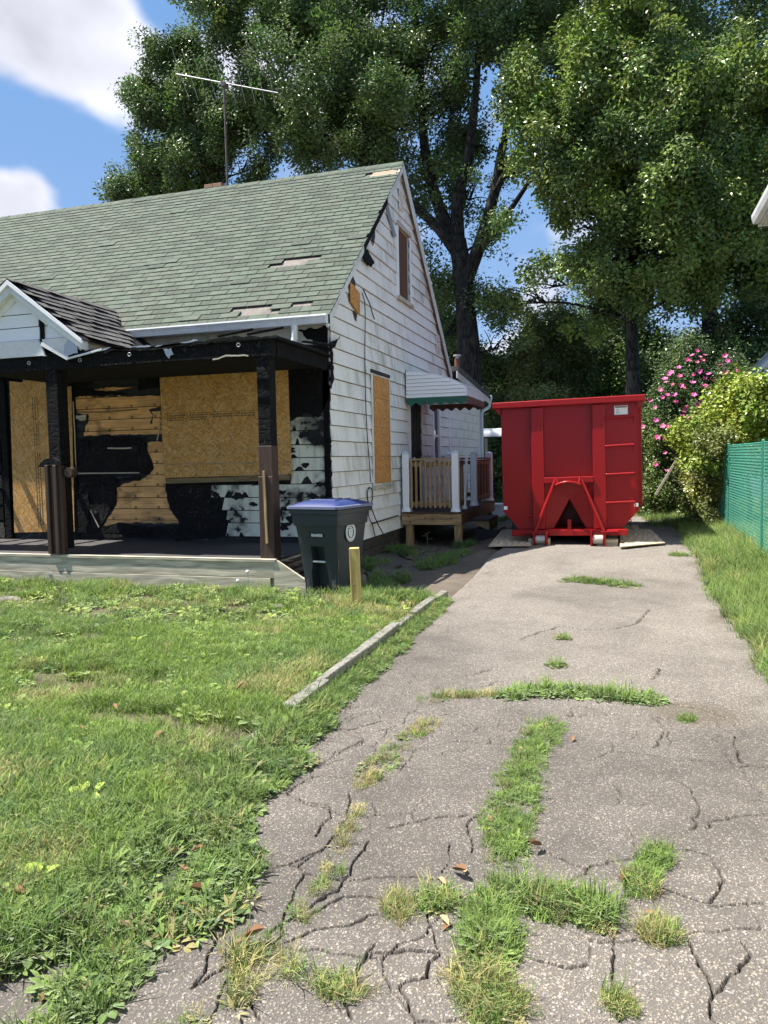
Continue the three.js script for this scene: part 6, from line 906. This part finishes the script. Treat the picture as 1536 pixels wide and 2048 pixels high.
  const cr = new THREE.Group(); cr.name = 'crown'; cr.userData.kind = 'stuff'; o.add(cr); lists.forEach((l, i) => l.length && scatter(cr, 'leaves', sprigs[i], i === 0 ? M.glossLeaf : M.leaf, l)); console.log(name, lists.map((l) => l.length)); return o;
}
const Z = (px, py, z) => onZ(px, py, z).toArray(), lobe = (px, py, z, rpx, rpy = rpx, w = 1, dz = 1) => { const p = onZ(px, py, z), m = -z / Math.cos(17.3 * D2R) / 1540 * 1.02; return [p.x, p.y, p.z, rpx * m, rpy * m, (rpx + rpy) / 2 * m * dz, w]; };
const OA = [.045, .09, .018], OB = [.125, .205, .046];
tree('oak_tree', 'tall oak with dark forked trunk rising behind the side of the house', {
  base: [onZ(938, 770, -26).x, 0, -26], seed: 3, n: 9800, sprigs: SPRIG.oak, colA: OA, colB: OB, gate: .535, freq: .9, mat: M.darkBark,
  trunk: { pts: [[onZ(938, 770, -26).x, -.2, -26], Z(940, 740, -26), Z(932, 640, -26), Z(928, 560, -26), Z(915, 480, -26)], r0: .52, r1: .30, forks: [{ pts: [Z(928, 570, -26), Z(962, 480, -25.8), Z(990, 380, -25.5), Z(1010, 270, -25.3), Z(1050, 160, -25)], r0: .27, r1: .08 }, { pts: [Z(918, 490, -26), Z(880, 420, -26.2), Z(850, 300, -26.4), Z(842, 150, -26.5), Z(830, 0, -26.6)], r0: .24, r1: .08 }, { pts: [Z(916, 480, -26), Z(915, 400, -26), Z(935, 320, -25.8), Z(950, 200, -25.7), Z(960, 40, -25.6)], r0: .24, r1: .08 }, { pts: [Z(922, 520, -26), Z(870, 450, -25.6), Z(790, 380, -25.2), Z(700, 300, -25), Z(600, 250, -25)], r0: .2, r1: .06 }, { pts: [Z(960, 500, -25.8), Z(1020, 420, -25.4), Z(1080, 330, -25)], r0: .14, r1: .05 }, { pts: [Z(985, 390, -25.5), Z(1020, 330, -25.2), Z(1060, 240, -25)], r0: .13, r1: .05 }] },
  lobes: [lobe(480, 60, -26, 95, 75), lobe(600, 40, -26, 110, 90), lobe(520, 190, -25.5, 95, 80), lobe(640, 170, -25, 110, 95), lobe(610, 300, -25, 110, 60), lobe(730, 60, -26.5, 110, 100), lobe(760, 200, -25, 105, 95), lobe(740, 300, -26, 90, 55), lobe(860, 80, -27, 110, 100), lobe(880, 220, -27, 100, 80, .7), lobe(870, 320, -26.5, 70, 60, .6), lobe(980, 60, -26, 90, 90, .8), lobe(860, 440, -26.5, 50, 70, .7), lobe(1000, 470, -25.5, 42, 40, .6), lobe(1030, 340, -25.5, 50, 45, .6), lobe(880, 560, -26.5, 45, 60, .7), lobe(890, 660, -27, 45, 50, .7), lobe(985, 600, -26, 40, 45, .6), lobe(1000, 690, -26, 40, 35, .6), lobe(940, 390, -27, 55, 50, .5), lobe(600, -90, -27, 150, 100, .8), lobe(800, -110, -27, 170, 120, .8), lobe(980, -110, -27, 150, 120, .8), lobe(960, 300, -28, 60, 60, .5), lobe(1060, 20, -28, 90, 70, .7), lobe(1130, -30, -28, 90, 60, .7), lobe(1040, 130, -28.5, 60, 60, .5)],
});
tree('oak_tree', 'rounded oak crown showing over the ridge beside the antenna', { base: [onZ(360, 400, -27).x, 0, -27], seed: 7, jit: .1, n: 4300, sprigs: SPRIG.oak, colA: OA, colB: [.125, .205, .046], gate: .51, freq: .85, mat: M.darkBark, trunk: { pts: [[onZ(360, 400, -27).x, -.2, -27], Z(362, 600, -27), Z(370, 380, -27), Z(378, 220, -27)], r0: .4, r1: .12 }, lobes: [lobe(345, 145, -27, 48, 60), lobe(330, 250, -27, 62, 65), lobe(400, 240, -26.8, 62, 75), lobe(360, 340, -26.5, 80, 50), lobe(275, 365, -27, 48, 26, .9), lobe(245, 372, -27, 24, 14, .9), lobe(300, 310, -27, 40, 40), lobe(440, 330, -26.5, 60, 60), lobe(320, 410, -27, 90, 40), lobe(375, 100, -27, 28, 40, .8), lobe(470, 270, -26.5, 60, 60), lobe(500, 330, -26.5, 60, 45), lobe(430, 180, -27, 45, 50, .8), lobe(300, 200, -27, 40, 50, .9)] });
tree('maple_tree', 'broad light green maple with drooping boughs over the dumpster', {
  base: [onZ(1266, 800, -25).x, 0, -25], seed: 13, n: 8000, sprigs: SPRIG.maple, colA: [.055, .105, .017], colB: [.235, .325, .058], gate: .53, freq: .95, mat: M.darkBark,
  trunk: { pts: [[onZ(1266, 800, -25).x, -.2, -25], Z(1266, 760, -25), Z(1262, 640, -25), Z(1262, 520, -25), Z(1275, 380, -25), Z(1290, 200, -25)], r0: .27, r1: .1, forks: [{ pts: [Z(1263, 600, -25), Z(1235, 480, -24.6), Z(1190, 420, -24.2), Z(1140, 360, -24)], r0: .14, r1: .04 }, { pts: [Z(1265, 520, -25), Z(1330, 420, -25), Z(1420, 330, -25)], r0: .14, r1: .05 }] },
  lobes: [lobe(1080, 180, -24, 62, 72), lobe(1150, 130, -24, 75, 60), lobe(1110, 290, -23.6, 80, 60), lobe(1190, 230, -24, 85, 80), lobe(1140, 370, -24, 60, 45, .8), lobe(1240, 110, -25, 90, 75), lobe(1290, 240, -24, 95, 85), lobe(1230, 350, -24, 85, 65), lobe(1190, 450, -24.5, 60, 50, .9), lobe(1290, 430, -23.6, 100, 75), lobe(1380, 330, -24, 100, 90), lobe(1400, 460, -23.6, 95, 80), lobe(1230, 530, -24.5, 75, 55), lobe(1340, 550, -24, 95, 60), lobe(1160, 540, -25, 55, 45, .7), lobe(1470, 420, -25, 90, 90), lobe(1450, 560, -25, 90, 70), lobe(1260, 610, -25.5, 70, 40, .7), lobe(1390, 200, -25, 95, 90), lobe(1500, 260, -26, 90, 100), lobe(1040, 600, -25.5, 50, 32, .5), lobe(1090, 570, -25.5, 45, 30, .5), lobe(1200, 620, -26, 60, 45, .7)],
});
const bgGroup = 'trees closing the back of the yard';
tree('background_tree', 'dark tall tree filling the sky behind the maple crown', { base: [onZ(1420, 800, -33).x, 0, -33], seed: 17, n: 4200, sprigs: SPRIG.oak, colA: OA, colB: OB, gate: .46, freq: .6, scale: 1.35, mat: M.darkBark, group: bgGroup, trunk: { pts: [[onZ(1420, 800, -33).x, -.2, -33], Z(1420, 700, -33), Z(1415, 400, -33), Z(1400, 100, -33)], r0: .4, r1: .15 }, lobes: [lobe(1180, 20, -33, 120, 90), lobe(1330, 40, -33, 130, 110), lobe(1480, 60, -33, 130, 120), lobe(1500, 250, -34, 120, 120), lobe(1380, 300, -34, 130, 130), lobe(1500, 450, -34, 110, 110), lobe(1350, 560, -34, 110, 80), lobe(1480, 640, -34, 100, 70), lobe(1250, 200, -34, 100, 110, .8), lobe(1120, -60, -33, 120, 80)] });
tree('background_tree', 'yellow green young tree between the big trunk and the maple', { base: [onZ(1085, 800, -31).x, 0, -31], seed: 19, n: 1300, sprigs: SPRIG.maple, colA: [.06, .105, .018], colB: [.15, .18, .04], gate: .42, freq: .7, mat: M.darkBark, group: bgGroup, trunk: { pts: [[onZ(1085, 800, -31).x, -.2, -31], Z(1085, 800, -31), Z(1088, 700, -31)], r0: .14, r1: .05 }, lobes: [lobe(1060, 730, -31, 60, 50), lobe(1110, 680, -31, 50, 50), lobe(1095, 770, -30.5, 70, 40), lobe(1040, 790, -30, 50, 35), lobe(1140, 740, -31, 40, 50), lobe(1100, 655, -31, 30, 25)] });
tree('background_tree', 'dense dark undergrowth tree behind the dumpster', { base: [onZ(1190, 800, -34).x, 0, -34], seed: 23, n: 5200, sprigs: SPRIG.oak, colA: OA, colB: OB, gate: .36, freq: .5, scale: 1.3, mat: M.darkBark, group: bgGroup, trunk: { pts: [[onZ(1190, 800, -34).x, -.2, -34], Z(1190, 760, -34), Z(1195, 640, -34)], r0: .16, r1: .07 }, lobes: [lobe(1190, 680, -34, 80, 70), lobe(1220, 790, -34, 90, 70), lobe(1320, 740, -34, 90, 80), lobe(1320, 850, -33, 100, 70), lobe(1150, 840, -33, 110, 60), lobe(1430, 760, -34, 90, 90), lobe(1500, 720, -35, 70, 90), lobe(1150, 940, -33, 150, 60), lobe(1380, 930, -33, 130, 60)] });
tree('background_tree', 'shady tree mass behind the rear addition and carport', { base: [onZ(985, 860, -31).x, 0, -31], seed: 29, n: 4200, sprigs: SPRIG.oak, colA: OA, colB: OB, gate: .36, freq: .55, scale: 1.2, mat: M.darkBark, group: bgGroup, trunk: { pts: [[onZ(985, 860, -31).x, -.2, -31], Z(985, 850, -31), Z(980, 740, -31)], r0: .15, r1: .06 }, lobes: [lobe(1000, 790, -31, 60, 50), lobe(960, 740, -31.5, 50, 45), lobe(985, 870, -30.5, 70, 60), lobe(920, 780, -32, 80, 60), lobe(860, 740, -32, 80, 80), lobe(1010, 940, -30, 70, 60), lobe(1050, 860, -31, 60, 60), lobe(760, 640, -33, 120, 90), lobe(600, 640, -33, 140, 90), lobe(880, 630, -32, 40, 45)] });
tree('background_tree', 'bright low shrub showing over the dumpster rim', { base: [onZ(1110, 800, -27).x, 0, -27], seed: 37, n: 420, sprigs: SPRIG.maple, colA: [.09, .14, .025], colB: [.19, .22, .05], gate: .38, freq: .8, scale: .8, mat: M.darkBark, group: bgGroup, trunk: { pts: [[onZ(1110, 800, -27).x, -.1, -27], Z(1110, 830, -27), Z(1100, 800, -27)], r0: .06, r1: .02 }, lobes: [lobe(1095, 800, -27, 38, 18), lobe(1070, 840, -27, 45, 40), lobe(1125, 850, -27, 45, 50)] });

// ---- flowering shrub, yellow-green shrub and vines by the fence
{
  const b = onZ(1380, 1000, -20.3), o = tree('flowering_shrub', 'tall shrub dotted with pink blossoms behind the green fence', { category: 'shrub', base: [b.x, 0, -20.3], seed: 41, n: 2800, sprigs: SPRIG.bush, colA: [.05, .095, .02], colB: [.13, .185, .05], gate: .40, freq: 1.8, mat: M.bark, trunk: { pts: [[b.x, -.1, -20.3], [b.x + .02, .8, -20.3], [b.x + .1, 1.8, -20.3]], r0: .06, r1: .03 }, lobes: [lobe(1395, 760, -20.3, 60, 55), lobe(1440, 775, -20.3, 45, 50), lobe(1350, 810, -20.3, 60, 60), lobe(1420, 850, -20.3, 70, 60), lobe(1330, 880, -20.2, 50, 50), lobe(1390, 920, -20.2, 70, 50), lobe(1320, 940, -20, 38, 40), lobe(1385, 715, -20.3, 28, 25)] });
  const fl = []; for (let v = 0; v < 2; v++) { const p = []; for (let k = 0; k < 5; k++) { const a = k / 5 * 6.283, d = new THREE.Vector3(Math.cos(a), .35 + v * .35, Math.sin(a)).normalize(), s = new THREE.Vector3(-Math.sin(a), 0, Math.cos(a)); leafQuad(p, new THREE.Vector3(), d, s, new THREE.Vector3().crossVectors(s, d), .062, .062, .1, .1); } const g = new THREE.BufferGeometry(); g.setAttribute('position', new THREE.Float32BufferAttribute(p, 3)); g.computeVertexNormals(); fl.push(g); }
  const q = rng(66), cols = [[.62, .05, .24], [.66, .09, .34], [.55, .06, .16], [.64, .16, .30]].map((c) => phy(c, .6, { transmission: .25, thickness: 0, side: THREE.DoubleSide })), spots = [[1395, 702], [1385, 712], [1400, 715], [1410, 712], [1380, 722], [1395, 725], [1405, 722], [1375, 720], [1450, 712], [1455, 722], [1475, 742], [1343, 745], [1338, 748], [1332, 765], [1330, 758], [1358, 735], [1360, 752], [1388, 750], [1400, 743], [1418, 750], [1410, 758], [1446, 748], [1450, 745], [1425, 762], [1386, 767], [1368, 775], [1363, 772], [1345, 770], [1335, 790], [1325, 795], [1352, 805], [1410, 772], [1416, 777], [1435, 795], [1436, 800], [1462, 798], [1373, 815], [1370, 820], [1418, 812], [1310, 815], [1365, 832], [1375, 836], [1312, 842], [1325, 852], [1286, 855], [1335, 855], [1315, 875], [1330, 880], [1345, 885], [1368, 858], [1372, 870], [1392, 845], [1355, 890], [1330, 905], [1300, 800], [1320, 780], [1486, 757], [1440, 730], [1350, 790], [1388, 790], [1312, 930], [1334, 942], [1405, 800], [1395, 810]];
  for (const [x, y] of spots) { const p = onZ(x, y, -18.95 - .25 * q()); const m = part(o, 'flower', fl[Math.floor(q() * 2)], cols[Math.floor(q() * 4)]); m.position.set(p.x - b.x, p.y, p.z + 20.3); m.rotation.set(.9 + (q() - .5), q() * 6.28, (q() - .5) * .8); m.scale.setScalar(.9 + .5 * q()); }
  const y0 = onZ(1480, 900, -15.6);
  tree('yellow_shrub', 'yellow green shrub overhanging the chain link fence', { category: 'shrub', base: [y0.x + .2, 0, -15.8], seed: 43, n: 2000, sprigs: SPRIG.vine, colA: [.12, .19, .022], colB: [.29, .36, .045], gate: .36, freq: 1.7, mat: M.bark, trunk: { pts: [[y0.x + .2, -.1, -15.8], [y0.x + .2, .8, -15.8], [y0.x + .1, 1.8, -15.8]], r0: .05, r1: .025 }, lobes: [lobe(1500, 830, -15.8, 60, 48), lobe(1450, 850, -15.9, 50, 45), lobe(1540, 860, -15.6, 60, 60), lobe(1415, 890, -16.2, 38, 32), lobe(1470, 800, -16, 30, 25), lobe(1500, 890, -15.6, 70, 40)] });
  tree('fence_vine', 'leafy vine climbing over the fence between two posts', { category: 'vine', base: [1.72, 0, -17], seed: 47, n: 1700, sprigs: SPRIG.vine, colA: [.08, .12, .022], colB: [.21, .235, .05], gate: .38, freq: 2, scale: .8, mat: M.bark, limbs: false, trunk: { pts: [[1.72, -.05, -17], [1.7, .6, -16.9], [1.72, 1.4, -16.8]], r0: .02, r1: .01 }, lobes: [[1.68, 1.6, -17.2, .28, .32, 1.4], [1.62, 1.05, -16.4, .26, .5, .85], [1.60, .4, -16.1, .28, .42, .8], [1.72, 1.75, -15.4, .28, .22, .7], [1.55, 1.3, -19.0, .25, .25, .7, .8], [1.55, .8, -17.4, .2, .4, .6, .7]] });
  const w = onZ(1315, 960, -19.6); tree('fence_weeds', 'leafy weeds standing between the dumpster and the fence end', { category: 'weeds', base: [w.x, 0, -19.6], seed: 53, n: 1250, sprigs: SPRIG.bush, colA: [.08, .13, .022], colB: [.17, .22, .05], gate: .36, freq: 2, mat: M.bark, limbs: false, trunk: { pts: [[w.x, -.05, -19.6], [w.x, .5, -19.6], [w.x + .05, 1.1, -19.6]], r0: .02, r1: .01 }, lobes: [lobe(1312, 930, -19.8, 30, 55), lobe(1300, 990, -19.4, 24, 28), lobe(1335, 985, -19.4, 28, 26), lobe(1300, 890, -20, 20, 30), lobe(1345, 950, -20, 20, 35)] });
}
renderer.render(scene, camera);
